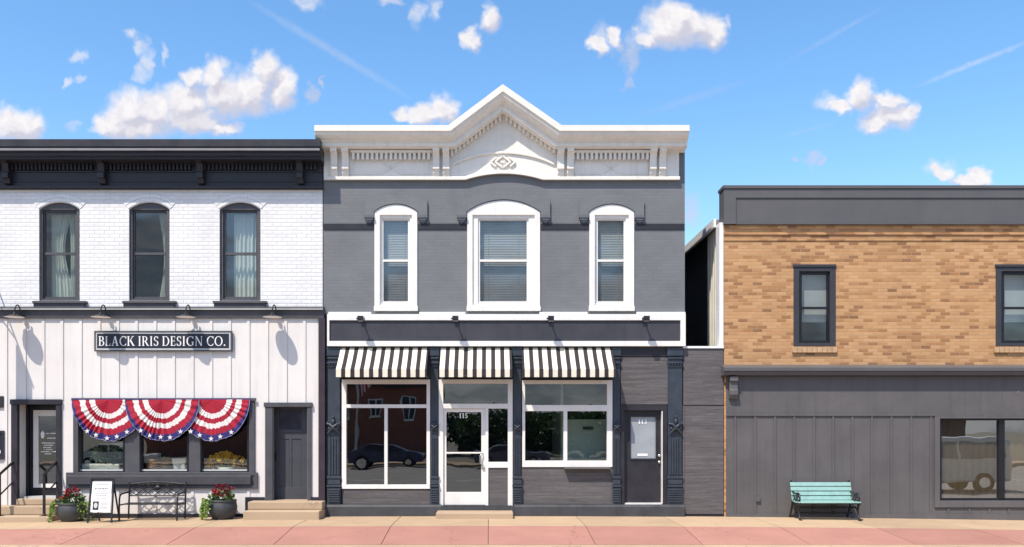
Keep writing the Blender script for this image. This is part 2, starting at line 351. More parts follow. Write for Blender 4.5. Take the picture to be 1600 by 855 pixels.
M = dict(
 white_brick=painted_brick('white_painted_brick', (.72, .71, .71), .086, .22, .035, .011, .62, .07),
 white_siding=painted('white_board_siding', (.70, .668, .64), .5, .045, 1.2, .16, 60, streak=.09, fine=.03),
 white_trim=painted('white_gloss_trim', (.76, .735, .70), .4, .05, 3, .1, 50, fine=.03, streak=.10),
 cream_trim=painted('warm_white_cornice_paint', (.77, .73, .67), .5, .06, 2.0, .15, 50, fine=.03, streak=.12),
 black_trim=painted('black_painted_trim', (.024, .022, .029), .42, .2, 3, .2, 60, streak=.1),
 charcoal=painted('charcoal_painted_wood', (.070, .070, .080), .5, .14, 3, .2, 60, streak=.12),
 door_slate=painted('slate_door_paint', (.055, .058, .070), .4, .08, 3, .1, 60),
 grey_brick=painted_brick('grey_painted_brick', (.158, .164, .174), .076, .215, .03, .004, .26, .09, .6),
 grey_dark=painted('dark_stripe_paint', (.020, .020, .028), .5, .1, 3, .15, 60),
 sign_band=painted('dark_sign_band', (.045, .045, .055), .45, .14, 2, .15, 60, streak=.15),
 slate_iron=painted('slate_cast_iron', (.036, .046, .062), .4, .18, 4, .25, 60),
 plank=plank_mat('weathered_grey_plank', (.112, .103, .106)),
 plinth=painted('grey_blue_plinth', (.052, .054, .060), .5, .2, 3, .25, 40, streak=.2),
 tan_brick=raw_brick('tan_face_brick'),
 sill_brick=painted('tan_sill_brick', (.46, .30, .17), .85, .2, 8, .3, 60),
 parapet=painted('grey_parapet_metal', (.098, .095, .100), .5, .07, 1.5, .05, 60, streak=.06),
 grey_board=painted('grey_board_siding', (.104, .098, .100), .55, .12, 1.3, .2, 45, streak=.16, chips=(.34,.33,.32)),
 dark_frame=painted('dark_window_frame', (.040, .040, .048), .4, .1, 4, .1, 60),
 black_frame=painted('black_aluminium', (.012, .012, .016), .35, .1, 4, .05, 60),
 rib_metal=painted('ribbed_cream_metal', (.72, .69, .60), .45, .05, 2, .05, 60, streak=.12),
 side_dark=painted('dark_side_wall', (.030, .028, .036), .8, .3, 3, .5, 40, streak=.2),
 white_metal=painted('white_metal', (.80, .80, .80), .35, .03, 3, .03, 60, fine=.01),
 iron=painted('black_iron', (.022, .022, .026), .4, .2, 6, .2, 80, metal=.3),
 teal=painted('teal_bench_paint', (.25, .42, .385), .45, .10, 9, .15, 60, fine=.06, streak=.08),
 stripe_dark=painted('awning_black_stripe', (.030, .024, .028), .85, .1, 5, .3, 220),
 stripe_cream=painted('awning_cream_stripe', (.72, .655, .53), .85, .05, 5, .3, 220),
 red=painted('red_cloth', (.36, .012, .034), .8, .12, 7, .3, 220),
 white_cloth=painted('white_cloth', (.70, .67, .64), .8, .05, 7, .3, 220),
 blue=painted('blue_cloth', (.030, .028, .15), .8, .12, 7, .3, 220),
 sign_face=painted('blue_black_sign_face', (.014, .017, .030), .45, .15, 4, .1, 60),
 silver=painted('silver_line', (.50, .50, .50), .4, .05, 4, .05, 60),
 chrome=painted('brushed_steel', (.62, .62, .62), .25, .05, 4, .02, 60, metal=1.0),
 pot=painted('dark_grey_planter', (.050, .054, .060), .5, .15, 5, .15, 50),
 soil=painted('potting_soil', (.04, .028, .018), .95, .3, 30, .6, 80),
 leaf=leafy('green_leaf', (.055, .12, .025), (.13, .22, .05)),
 leaf_lime=leafy('lime_leaf', (.20, .32, .06), (.32, .42, .10)),
 leaf_dark=leafy('dark_leaf', (.025, .06, .018), (.06, .12, .035)),
 leaf_grey=leafy('sage_leaf', (.14, .20, .12), (.26, .32, .20)),
 petal_red=leafy('red_petal', (.28, .010, .016), (.13, .006, .014), .15),
 petal_orange=leafy('coral_petal', (.45, .035, .025), (.30, .015, .018), .15),
 petal_yellow=leafy('yellow_petal', (.85, .62, .03), (.70, .40, .02), .2),
 wicker=painted('wicker', (.34, .19, .10), .8, .3, 20, .8, 60),
 white_pot=painted('white_ceramic', (.62, .66, .55), .35, .05, 4, .05, 60),
 curtain=painted('pale_curtain', (.66, .72, .64), .9, .06, 4, .2, 150),
 blind=painted('pale_blind_slat', (.52, .55, .54), .5, .04, 4, .0, 60),
 tan_shade=painted('tan_window_blind', (.30, .26, .20), .85, .10, 1.2, .2, 100),
 green_panel=painted('sage_partition', (.42, .52, .42), .7, .06, 2, .1, 60),
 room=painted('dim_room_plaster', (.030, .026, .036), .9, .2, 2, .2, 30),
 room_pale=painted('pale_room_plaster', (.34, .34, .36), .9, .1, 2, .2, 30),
 frosted=painted('frosted_door_light', (.29, .32, .35), .35, .07, 3, .05, 60, spec=.6),
 paper=painted('white_paper', (.80, .80, .80), .8, .03, 5, .05, 60),
 ink=painted('grey_ink', (.16, .16, .18), .8, .1, 30, 0, 60),
 stone=concrete('tan_cast_stone', (.42, .315, .215), 30, .3, .0, .07, .08),
 tan_walk=concrete('tan_concrete', (.45, .325, .21), var=.08),
 pink_walk=concrete('pink_concrete', (.385, .192, .150)),
 joint=painted('dark_joint', (.13, .075, .05), .95, .2, 4, 0, 60),
 kerb=concrete('kerb_concrete', (.43, .31, .21)),
 asphalt=concrete('asphalt', (.28, .26, .23), 40, 0, .0, .25, .18),
 road_paint=painted('road_paint', (.75, .74, .70), .7, .1, 8, .2, 60),
 earth=concrete('gravel_earth', (.20, .18, .13), 40, 0, 0, .2, .2),
 roof=concrete('roof_membrane', (.22, .22, .22), 40, 0, 0, .1, .2),
 glass=glass('window_glass'), glass_shop=glass('display_glass', (.97, .98, .98)), glass_up=glass('upstairs_glass', (.72, .74, .74), 1.6), glass_screen=glass('screened_glass', (.50, .50, .51), 1.6),
 glass_bronze=glass('bronze_glass', (.72, .67, .58), 2.3),
 red_brick=raw_brick('red_brick_far'), bark=painted('bark', (.10, .075, .055), .9, .3, 8, .8, 40),
 rubber=painted('rubber', (.02, .02, .02), .8, .1, 8, .1, 60),
 car_blue=painted('blue_car_paint', (.03, .038, .085), .25, .04, 3, 0, 60, spec=.6),
 car_grey=painted('grey_car_paint', (.10, .10, .11), .25, .04, 3, 0, 60, spec=.6),
 van_glass=painted('van_window', (.20, .21, .22), .2, .1, 3, 0, 60, spec=.6),
 car_white=painted('cream_van_paint', (.62, .58, .50), .3, .04, 3, 0, 60, spec=.6),
 lamp_red=painted('tail_lamp', (.4, .01, .01), .3, .05, 3, 0, 60), lamp_clear=painted('head_lamp', (.7, .7, .7), .2, .03, 3, 0, 60),
)
for el, k in zip(M['red_brick'].node_tree.nodes['Color Ramp'].color_ramp.elements, (.30, .27, .24, .2, .17, .12)):
    el.color = (k, k * .28, k * .22, 1)

# ------------------------------------------------------------------ mesh helpers
def X(px, Y=0.0): return (px - HX) / F * (CY + Y)
def Z(py, Y=0.0): return CZ + (HZ - py) / F * (CY + Y)

class MB:
    def __init__(s): s.v = []; s.f = []; s.m = []; s.sm = []; s.g = [0]
    def cut(s):
        if s.f and s.g[-1] != len(s.f): s.g.append(len(s.f))
        return s
    def each(s, name, mats, parent, bevel=0.0):
        """one object per group of faces between cuts"""
        s.cut(); out = []
        for a, b in zip(s.g, s.g[1:]):
            m = MB(); ids = sorted({i for f in s.f[a:b] for i in f}); k = {v: n for n, v in enumerate(ids)}
            m.v = [s.v[i] for i in ids]; m.f = [[k[i] for i in f] for f in s.f[a:b]]; m.m = s.m[a:b]; m.sm = s.sm[a:b]
            out.append(m.build(name, mats, parent, bevel=bevel))
        return out
    def add(s, vs, fs, mi=0, smooth=False):
        o = len(s.v); s.v += [tuple(v) for v in vs]
        for f in fs: s.f.append([o + i for i in f]); s.m.append(mi); s.sm.append(smooth)
        return s
    def box(s, x0, x1, y0, y1, z0, z1, mi=0):
        x0, x1 = sorted((x0, x1)); y0, y1 = sorted((y0, y1)); z0, z1 = sorted((z0, z1))
        return s.add([(x0,y0,z0),(x1,y0,z0),(x1,y1,z0),(x0,y1,z0),(x0,y0,z1),(x1,y0,z1),(x1,y1,z1),(x0,y1,z1)],
              [(0,3,2,1),(4,5,6,7),(0,1,5,4),(1,2,6,5),(2,3,7,6),(3,0,4,7)], mi)
    def pb(s, p0, p1, q0, q1, yf, yb, mi=0):
        return s.box(X(p0, yf), X(p1, yf), yf, yb, Z(q0, yf), Z(q1, yf), mi)
    def ext(s, loop, y0, y1, mi=0, holes=()):
        """loops in x,z extruded from y0 (front) to y1"""
        loops = [list(loop)] + [list(h) for h in holes]
        tri = geometry.tessellate_polygon([[Vector((x, z, 0)) for x, z in l] for l in loops])
        pts = [p for l in loops for p in l]; n = len(pts)
        area = lambda t: (pts[t[1]][0]-pts[t[0]][0])*(pts[t[2]][1]-pts[t[0]][1])-(pts[t[2]][0]-pts[t[0]][0])*(pts[t[1]][1]-pts[t[0]][1])
        fs = []
        for t in tri:
            a = area(t)
            if abs(a) < 1e-12: continue
            t = t if a > 0 else (t[0], t[2], t[1])
            fs.append(tuple(t)); fs.append((t[2] + n, t[1] + n, t[0] + n))
        o = 0
        for li, l in enumerate(loops):
            k = len(l)
            A = sum(l[i][0]*l[(i+1)%k][1]-l[(i+1)%k][0]*l[i][1] for i in range(k))
            ccw = (A > 0) == (li == 0)
            for i in range(k):
                a, b = o + i, o + (i + 1) % k
                fs.append((a, a + n, b + n, b) if ccw else (b, b + n, a + n, a))
            o += k
        return s.add([(x, y0, z) for x, z in pts] + [(x, y1, z) for x, z in pts], fs, mi)
    def pext(s, loop, yf, yb, mi=0, holes=()):
        c = lambda l: [(X(p, yf), Z(q, yf)) for p, q in l]
        return s.ext(c(loop), yf, yb, mi, [c(h) for h in holes])
    def ring(s, a, b, yf, yb, mi=0):
        """px rect frame: a outer (p0,p1,q0,q1), b inner"""
        r = lambda t: [(t[0], t[3]), (t[1], t[3]), (t[1], t[2]), (t[0], t[2])]
        return s.pext(r(a), yf, yb, mi, [r(b)])
    def prx(s, prof, x0, x1, mi=0):
        """y,z profile extruded along x"""
        n = len(prof)
        A = sum(prof[i][0]*prof[(i+1)%n][1]-prof[(i+1)%n][0]*prof[i][1] for i in range(n))
        if A < 0: prof = prof[::-1]
        vs = [(x0, y, z) for y, z in prof] + [(x1, y, z) for y, z in prof]
        fs = [tuple(range(n))[::-1], tuple(range(n, 2 * n))]
        fs += [(i, (i + 1) % n, (i + 1) % n + n, i + n) for i in range(n)]
        return s.add(vs, fs, mi)
    def sweep(s, path, prof, mi=0, y0=0.0):
        """path in x,z ; prof = (protrusion towards -y, offset along path normal)"""
        n = len(path); k = len(prof); vs = []
        for i in range(n):
            def nrm(a, b):
                dx, dz = b[0]-a[0], b[1]-a[1]; l = math.hypot(dx, dz); return (-dz/l, dx/l)
            if i == 0: nn = nrm(path[0], path[1]); sc = 1
            elif i == n-1: nn = nrm(path[-2], path[-1]); sc = 1
            else:
                a = nrm(path[i-1], path[i]); b = nrm(path[i], path[i+1])
                mx, mz = a[0]+b[0], a[1]+b[1]; l = math.hypot(mx, mz); nn = (mx/l, mz/l); sc = 1/(nn[0]*a[0]+nn[1]*a[1])
            for p, h in prof: vs.append((path[i][0]+nn[0]*h*sc, y0-p, path[i][1]+nn[1]*h*sc))
        fs = []
        for i in range(n-1):
            for j in range(k):
                a = i*k+j; b = i*k+(j+1)%k; fs.append((a, b, b+k, a+k))
        fs.append(tuple(range(k))[::-1]); fs.append(tuple(range((n-1)*k, n*k)))
        return s.add(vs, fs, mi)
    def tube(s, pts, r, n=8, mi=0, smooth=True, cap=True):
        pts = [Vector(p) for p in pts]; rs = r if isinstance(r, (list, tuple)) else [r]*len(pts)
        vs = []; prev = None
        for i, p in enumerate(pts):
            t = (pts[min(i+1, len(pts)-1)] - pts[max(i-1, 0)]).normalized()
            if prev is None:
                a = Vector((0,0,1)) if abs(t.z) < .9 else Vector((1,0,0))
                u = t.cross(a).normalized()
            else: u = (prev - t*prev.dot(t)).normalized()
            prev = u; w = t.cross(u)
            for j in range(n):
                an = 2*math.pi*j/n; vs.append(p + (u*math.cos(an) + w*math.sin(an))*rs[i])
        fs = [(i*n+j, i*n+(j+1)%n, (i+1)*n+(j+1)%n, (i+1)*n+j) for i in range(len(pts)-1) for j in range(n)]
        s.add(vs, fs, mi, smooth)
        if cap: s.add([vs[j] for j in range(n)], [tuple(range(n))[::-1]], mi); s.add(vs[-n:], [tuple(range(n))], mi)
        return s
    def bar(s, a, b, w, d, mi=0, up=None):
        a, b = Vector(a), Vector(b); t = (b-a).normalized()
        up = Vector(up) if up else (Vector((0,1,0)) if abs(t.y) < .9 else Vector((0,0,1)))
        u = t.cross(up).normalized(); v = u.cross(t)
        vs = [p + u*(w/2*i) + v*(d/2*j) for p in (a, b) for i, j in ((-1,-1),(1,-1),(1,1),(-1,1))]
        return s.add(vs, [(0,3,2,1),(4,5,6,7),(0,1,5,4),(1,2,6,5),(2,3,7,6),(3,0,4,7)], mi)
    def lathe(s, prof, c, n=24, mi=0, smooth=True):
        vs = []
        for r, z in prof:
            for j in range(n):
                a = 2*math.pi*j/n; vs.append((c[0]+r*math.cos(a), c[1]+r*math.sin(a), c[2]+z))
        fs = [(i*n+j, i*n+(j+1)%n, (i+1)*n+(j+1)%n, (i+1)*n+j) for i in range(len(prof)-1) for j in range(n)]
        return s.add(vs, fs, mi, smooth)
    def ball(s, c, r, n=8, mi=0):
        rx, ry, rz = r if isinstance(r, tuple) else (r, r, r)
        vs = []; m = max(4, n//2)
        for i in range(m+1):
            t = math.pi*i/m
            for j in range(n):
                a = 2*math.pi*j/n; vs.append((c[0]+rx*math.sin(t)*math.cos(a), c[1]+ry*math.sin(t)*math.sin(a), c[2]+rz*math.cos(t)))
        return s.add(vs, [(i*n+j, (i+1)*n+j, (i+1)*n+(j+1)%n, i*n+(j+1)%n) for i in range(m) for j in range(n)], mi, True)
    def leaf(s, c, d, l, w, mi=0):
        d = Vector(d).normalized(); a = Vector((rnd.uniform(-1,1), rnd.uniform(-1,1), rnd.uniform(-1,1)))
        u = d.cross(a).normalized(); nn = u.cross(d); c = Vector(c)
        vs = [c, c+d*l*.5+u*w*.5+nn*w*.15, c+d*l-nn*l*.12, c+d*l*.5-u*w*.5+nn*w*.15, c+d*l*.5]
        return s.add(vs, [(0,1,4),(1,2,4),(2,3,4),(3,0,4)], mi, True)
    def build(s, name, mats, parent=None, loc=None, bevel=0.0):
        mats = mats if isinstance(mats, (list, tuple)) else [mats]
        o0 = Vector(ORG.get(parent.name, (0,0,0))) if parent else Vector(loc or (0,0,0))
        me = bpy.data.meshes.new(name)
        me.from_pydata([tuple(Vector(v) - o0) for v in s.v], [], s.f)
        for m in mats: me.materials.append(m)
        me.polygons.foreach_set('material_index', s.m); me.polygons.foreach_set('use_smooth', s.sm)
        me.update()
        ob = bpy.data.objects.new(name, me); COL.objects.link(ob)
        if parent: ob.parent = parent
        else: ob.location = o0
        ORG[ob.name] = tuple(o0)
        if bevel:
            md = ob.modifiers.new('bevel', 'BEVEL'); md.width = bevel; md.segments = 2; md.limit_method = 'ANGLE'; md.angle_limit = R(50)
        return ob
ORG = {}
def thing(name, loc, label, cat, group=None):
    o = bpy.data.objects.new(name, None); COL.objects.link(o); o.location = loc; o.empty_display_size = .2
    ORG[o.name] = tuple(loc); return tag(o, label, cat, group)
def tag(o, label=None, cat=None, group=None, kind=None):
    if label: o['label'] = label
    if cat: o['category'] = cat
    if group: o['group'] = group
    if kind: o['kind'] = kind
    return o
def kids(o): return [c for c in bpy.data.objects if c.parent == o]
def dup(root, dx, dy=0, dz=0, label=None, group=None):
    allk = kids(root)
    r = root.copy(); COL.objects.link(r); r.location = (root.location.x+dx, root.location.y+dy, root.location.z+dz)
    ORG[r.name] = tuple(r.location)
    if label: r['label'] = label
    if group: r['group'] = group
    for ch in allk:
        c = ch.copy(); COL.objects.link(c); c.parent = r
        for g in kids(ch):
            d = g.copy(); COL.objects.link(d); d.parent = c
    return r
def arch(p0, p1, bottom, spring, crown, n=14, off=0):
    """px loop, ccw on screen, segmental top"""
    h = spring - crown; w = (p1-p0)/2; cx = (p0+p1)/2
    rad = (w*w + h*h)/(2*h); cyy = crown + rad
    a = math.asin(min(1, w/rad))
    return [(p0, bottom), (p1, bottom)] + [(cx + rad*math.sin(a - 2*a*i/n), cyy - rad*math.cos(a - 2*a*i/n)) for i in range(n+1)]
def rect(p0, p1, q0, q1): return [(p0, q1), (p1, q1), (p1, q0), (p0, q0)]
def pane(name, p0, p1, q0, q1, y, mat, parent):
    m = MB(); m.add([(X(p0,y), y, Z(q1,y)), (X(p1,y), y, Z(q1,y)), (X(p1,y), y, Z(q0,y)), (X(p0,y), y, Z(q0,y))], [(0,1,2,3)])
    return m.build(name, mat, parent)
def room(p0, p1, q0, q1, yb, mat, parent, name='room'):
    m = MB(); x0, x1, z0, z1 = X(p0), X(p1), Z(q1), Z(q0); y = .36; t = .06
    m.box(x0, x1, yb, yb+t, z0, z1); m.box(x0, x0+t, y, yb, z0, z1); m.box(x1-t, x1, y, yb, z0, z1)
    m.box(x0+t, x1-t, y, yb, z0, z0+t); m.box(x0+t, x1-t, y, yb, z1-t, z1)
    return m.build(name, mat, parent)

# ------------------------------------------------------------------ lettering (serif capitals from strokes)
TK, TN = .128, .052
class Pen:
    def __init__(s, mb, x, z, h, y, d): s.mb, s.x, s.z, s.h, s.y, s.d, s.i = mb, x, z, h, y, d, 0
    def poly(s, pts):
        s.i += 1
        s.mb.ext([(s.x + a*s.h, s.z + b*s.h) for a, b in pts], s.y - .0005*(s.i % 9), s.y + s.d)
    def r(s, x0, x1, z0, z1): s.poly([(x0,z0),(x1,z0),(x1,z1),(x0,z1)])
    def stem(s, x, w=TK, z0=0, z1=1, sb=True, st=True, e=.055):
        s.r(x, x+w, z0, z1)
        if sb: s.r(x-e, x+w+e, z0, z0+.045)
        if st: s.r(x-e, x+w+e, z1-.045, z1)
    def arc(s, cx, cz, rx, rz, a0, a1, tk=TK, tn=TN, n=18):
        o, q = [], []
        for i in range(n+1):
            a = R(a0 + (a1-a0)*i/n); t = tn + (tk-tn)*abs(math.cos(a))**1.3
            o.append((cx+rx*math.cos(a), cz+rz*math.sin(a))); q.append((cx+(rx-t)*math.cos(a), cz+(rz-t)*math.sin(a)))
        for i in range(n): 
            s.mb.ext([(s.x+a*s.h, s.z+b*s.h) for a, b in (o[i], o[i+1], q[i+1], q[i])], s.y, s.y+s.d)
    def diag(s, xa, za, xb, zb, w): s.poly([(xa-w/2,za),(xa+w/2,za),(xb+w/2,zb),(xb-w/2,zb)])
def g_B(p): p.stem(.06, sb=False, st=False, e=0); p.r(0,.3,0,TN); p.r(0,.3,1-TN,1); p.r(.2,.32,.49,.49+TN); p.arc(.29,.76,.24,.24,-90,90); p.arc(.30,.27,.29,.275,-90,90); return .60
def g_L(p): p.stem(.06); p.r(.2,.52,0,TN); p.poly([(.46,TN),(.52,TN),(.54,.24),(.50,.24)]); return .55
def g_A(p): p.diag(.12,0,.36,1,TN+.01); p.diag(.62,0,.38,1,TK+.02); p.r(.2,.52,.30,.30+TN); p.r(.02,.24,0,.045); p.r(.48,.76,0,.045); return .74
def g_C(p): p.arc(.44,.5,.42,.51,48,312); p.poly([(.68,.74),(.73,.74),(.73,.99),(.70,.99)]); p.poly([(.68,.1),(.73,.26),(.70,.26),(.66,.12)]); return .74
def g_K(p): p.stem(.06); p.diag(.24,.44,.58,1,TN+.02); p.diag(.66,0,.34,.58,TK+.03); p.r(.46,.70,.955,1); p.r(.54,.80,0,.045); return .76
def g_I(p): p.stem(.08); return .31
def g_R(p): p.stem(.06, st=False); p.r(0,.3,1-TN,1); p.r(.2,.3,.46,.46+TN); p.arc(.29,.73,.26,.27,-90,90); p.diag(.62,0,.34,.48,TK+.02); p.r(.54,.74,0,.045); return .72
def g_S(p): p.arc(.25,.745,.22,.255,30,270,TK*.85); p.arc(.25,.265,.24,.275,-150,90,TK*.95); p.r(.42,.46,.72,.98); p.r(.02,.06,.02,.28); return .52
def g_D(p): p.stem(.06, sb=False, st=False, e=0); p.r(0,.34,0,TN); p.r(0,.34,1-TN,1); p.arc(.32,.5,.40,.5,-90,90); return .76
def g_E(p): p.stem(.06); p.r(.2,.5,0,TN); p.r(.2,.48,1-TN,1); p.r(.2,.42,.48,.48+TN); p.r(.47,.51,TN,.22); p.r(.44,.48,.78,1-TN); p.r(.39,.42,.40,.62); return .55
def g_G(p): p.arc(.44,.5,.42,.51,48,318); p.stem(.60,TK,.06,.42,sb=False); p.poly([(.68,.74),(.73,.74),(.73,.99),(.70,.99)]); return .82
def g_N(p): p.stem(.09,TN); p.stem(.66,TN,sb=False); p.diag(.68,0,.12,1,TK+.02); return .82
def g_O(p): p.arc(.43,.5,.42,.51,0,360,n=30); return .86
def g_dot(p): p.arc(.1,.07,.085,.085,0,360,.084,.084,8); return .2
def g_1(p): p.stem(.16,.22,e=.1,st=False); p.poly([(.02,.80),(.2,.86),(.2,1),(.14,1)]); return .56
def g_5(p): p.r(.08,.2,.5,1); p.r(.19,.52,.86,1); p.arc(.27,.32,.29,.33,-160,110,.2,.11); return .62
def g_3(p): p.arc(.27,.74,.25,.26,-80,160,.18,.1); p.arc(.27,.28,.29,.30,-160,88,.2,.11); return .62
GL = {'B':g_B,'L':g_L,'A':g_A,'C':g_C,'K':g_K,'I':g_I,'R':g_R,'S':g_S,'D':g_D,'E':g_E,'G':g_G,'N':g_N,'O':g_O,'.':g_dot,'1':g_1,'5':g_5,'3':g_3}
def letters(txt, x0, x1, z, h, y, d=.008):
    """serif text fitted between x0 and x1"""
    def run(mb, x, gap):
        for c in txt:
            if c == ' ': x += .30*h; continue
            x += GL[c](Pen(mb, x, z, h, y, d))*h + gap
        return x
    w = run(MB(), 0, 0); gap = ((x1-x0) - w)/(len(txt)-1)
    mb = MB(); run(mb, x0, gap); return mb
def scribble(mb, x0, x1, z, h, y, seed, fill=.8):
    r = random.Random(seed); x = x0
    while x < x1:
        w = r.uniform(.6, 1.6)*h
        if r.random() < fill: mb.box(x, min(x+w, x1), y-.002, y, z, z+h*r.uniform(.75, 1.0))
        x += w + h*.35
# ================================================================== GROUND
def gz(x, y):
    f = max(0, min(1, (y + 3.9) / 1.76))
    base = -.0007 * min(x*x, 400) * f
    if y < -2.14: base -= min(.16, (-2.14 - y) * .16 / 1.62)
    return base
JX = -.025; JS = 1.943
def walk(name, y0, y1, mat, ny):
    """slabs with real grooves between them"""
    m = MB(); g = .014
    for k in range(-22, 24):
        xa, xb = JX + k*JS + g/2, JX + (k+1)*JS - g/2
        ys = [y0 + (y1-y0)*i/ny for i in range(ny+1)]
        ys[0] -= g/2; ys[-1] += g/2
        nx = 3; xs = [xa + (xb-xa)*i/nx for i in range(nx+1)]
        vs = [(x, y, gz(x, y)) for y in ys for x in xs]; w = nx+1
        fs = [(j*w+i, (j+1)*w+i, (j+1)*w+i+1, j*w+i+1) for j in range(ny) for i in range(nx)]
        o = len(vs); rim = [i for i in range(w)] + [j*w+nx for j in range(1, ny+1)] + [ny*w+i for i in range(nx-1, -1, -1)] + [j*w for j in range(ny-1, 0, -1)]
        vs += [(vs[i][0], vs[i][1], vs[i][2]-.03) for i in rim]
        n = len(rim); fs += [(rim[i], rim[(i+1)%n], o+(i+1)%n, o+i) for i in range(n)]
        m.add(vs, fs, 0)
    ob = m.build(name, mat); tag(ob, kind='structure'); return ob
walk('pavement_tan', -.0, -2.14, M['tan_walk'], 3)
walk('pavement_pink', -2.14, -3.76, M['pink_walk'], 4)
m = MB()
for k in range(-22, 24):
    for a, b in ((.3, -2.14), (-2.14, -3.76)):
        xa, xb = JX+k*JS, JX+(k+1)*JS
        m.add([(xa,a,gz(xa,a)-.012),(xa,b,gz(xa,b)-.012),(xb,b,gz(xb,b)-.012),(xb,a,gz(xb,a)-.012)], [(0,1,2,3)])
tag(m.build('pavement_bed', M['joint']), kind='structure')
m = MB(); m.box(-45, 45, -3.98, -3.765, -.5, -.163); tag(m.build('kerb', M['kerb'], bevel=.02), kind='structure')
m = MB(); m.add([(-90,-34,-.29),(90,-34,-.29),(90,-3.9,-.29),(-90,-3.9,-.29)], [(0,1,2,3)]); tag(m.build('road', M['asphalt']), kind='structure')
m = MB()
for i in range(-14, 15): m.box(i*2.75-.05, i*2.75+.05, -8.6, -4.3, -.30, -.285)
for i in range(-8, 9): m.box(i*6-1.5, i*6+1.5, -19.1, -18.95, -.30, -.285)
tag(m.build('road_markings', M['road_paint']), kind='structure')
m = MB(); m.box(-90, 90, -37.5, -34, -.5, -.15); tag(m.build('far_pavement', M['tan_walk']), kind='structure')
m = MB(); m.add([(-900,-900,-.42),(900,-900,-.42),(900,900,-.42),(-900,900,-.42)], [(0,1,2,3)]); tag(m.build('ground', M['earth']), kind='structure')

def shell(p0, p1, q_top, mat, parent, back=13.0, y0=.31, names=('side_wall','back_wall','roof'), left=True, right=True):
    x0, x1, z1 = X(p0)+.003, X(p1)-.003, Z(q_top)
    m = MB()
    if left: m.box(x0, x0+.25, y0, back, -.3, z1).cut()
    if right: m.box(x1-.25, x1, y0, back, -.3, z1)
    m.each(names[0], mat, parent)
    MB().box(x0, x1, back+.002, back+.25, -.3, z1).build(names[1], mat, parent)
    MB().box(x0+.252, x1-.252, y0, back, z1-.45, z1-.25).build(names[2], M['roof'], parent)

# ================================================================== WHITE BUILDING (left)
WB = thing('shop_building', (X(250), .2, 0), 'white painted brick two storey shop with black cornice and white board shopfront', 'building')
WL = -240
wins = [(61, 124.5), (201.5, 265), (343, 407)]
holes = [arch(a, b, 470, 327, 316) for a, b in wins]
MB().pext(rect(WL, 504, 222, 492), 0, .3, 0, holes).build('brick_wall', M['white_brick'], WB)
shell(WL, 504, 226, M['white_brick'], WB)
# arch hoods of soldier bricks
m = MB()
for a, b in wins:
    o = arch(a-9, b+9, 0, 317, 303)[2:]; i_ = arch(a, b, 0, 327, 316)[2:]
    for k in range(len(o)-1):
        for t0, t1 in ((.06, .46), (.54, .94)):
            L = lambda l, t: (l[k][0]+(l[k+1][0]-l[k][0])*t, l[k][1]+(l[k+1][1]-l[k][1])*t)
            A, B, C_, D = L(i_, t0), L(i_, t1), L(o, t1), L(o, t0)
            up = lambda p, q, t: (p[0]+(q[0]-p[0])*t, p[1]+(q[1]-p[1])*t)
            for s0, s1 in ((.12, .5), (.58, .98)):
                m.pext([up(A,D,s0), up(B,C_,s0), up(B,C_,s1), up(A,D,s1)], -.014, .01)
    m.cut()
m.each('brick_arch', painted('white_arch_brick', (.79,.79,.79), .7, .04, 6, .3, 60), WB)
m = MB(); m.pb(WL, 504.5, 481, 491, .02, .06); 
# windows
def upstairs_window(a, b, cur):
    f = MB().pext(arch(a, b, 470, 327, 316), .05, .17, 0, [rect(a+5.5, b-4.5, 328, 467)]).build('window', M['charcoal'], WB)
    s = MB(); s.ring((a+5.5, b-4.5, 328, 467), (a+9.5, b-7, 332, 464), .10, .15); s.pb(a+9.5, b-7, 394.5, 398.5, .095, .15)
    s.build('sash', M['charcoal'], f)
    pane('pane', a+9.5, b-7, 332, 464, .13, M['glass_up'], f)
    m = MB(); m.pb(a-11, b+9, 470, 474, -.12, .05); m.pb(a-9, b+7, 474, 481, -.085, .0); m.build('sill', M['charcoal'], f, bevel=.008)
    c = MB()
    for (c0, c1, z_top, z_bot, wob) in cur:
        n = 40; x0, x1 = X(a+c0), X(a+c1); vs = []
        for iz in range(9):
            for i in range(n+1):
                t = i/n; tz = iz/8
                pin = 1 - wob*math.sin(math.pi*min(1, tz*1.25))*.75
                vs.append((x0+(x1-x0)*(t*pin if wob >= 0 else 1-(1-t)*(1+wob*math.sin(math.pi*tz)*.75)), .33+.025*math.sin(t*34+tz*.8)+.01*math.sin(t*13), Z(z_top+(z_bot-z_top)*tz)))
        w = n+1; c.add(vs, [(j*w+i, (j+1)*w+i, (j+1)*w+i+1, j*w+i+1) for j in range(8) for i in range(n)], 0, True)
    c.build('curtain', M['curtain'], f)
upstairs_window(*wins[0], [(8, 40, 330, 466, .45), (36, 58, 330, 466, -.15)])
upstairs_window(*wins[1], [(38, 58, 330, 466, -.55)])
upstairs_window(*wins[2], [(16, 52, 330, 466, .06)])
room(20, 440, 300, 478, 3.0, M['room_pale'], WB, 'upper_room')
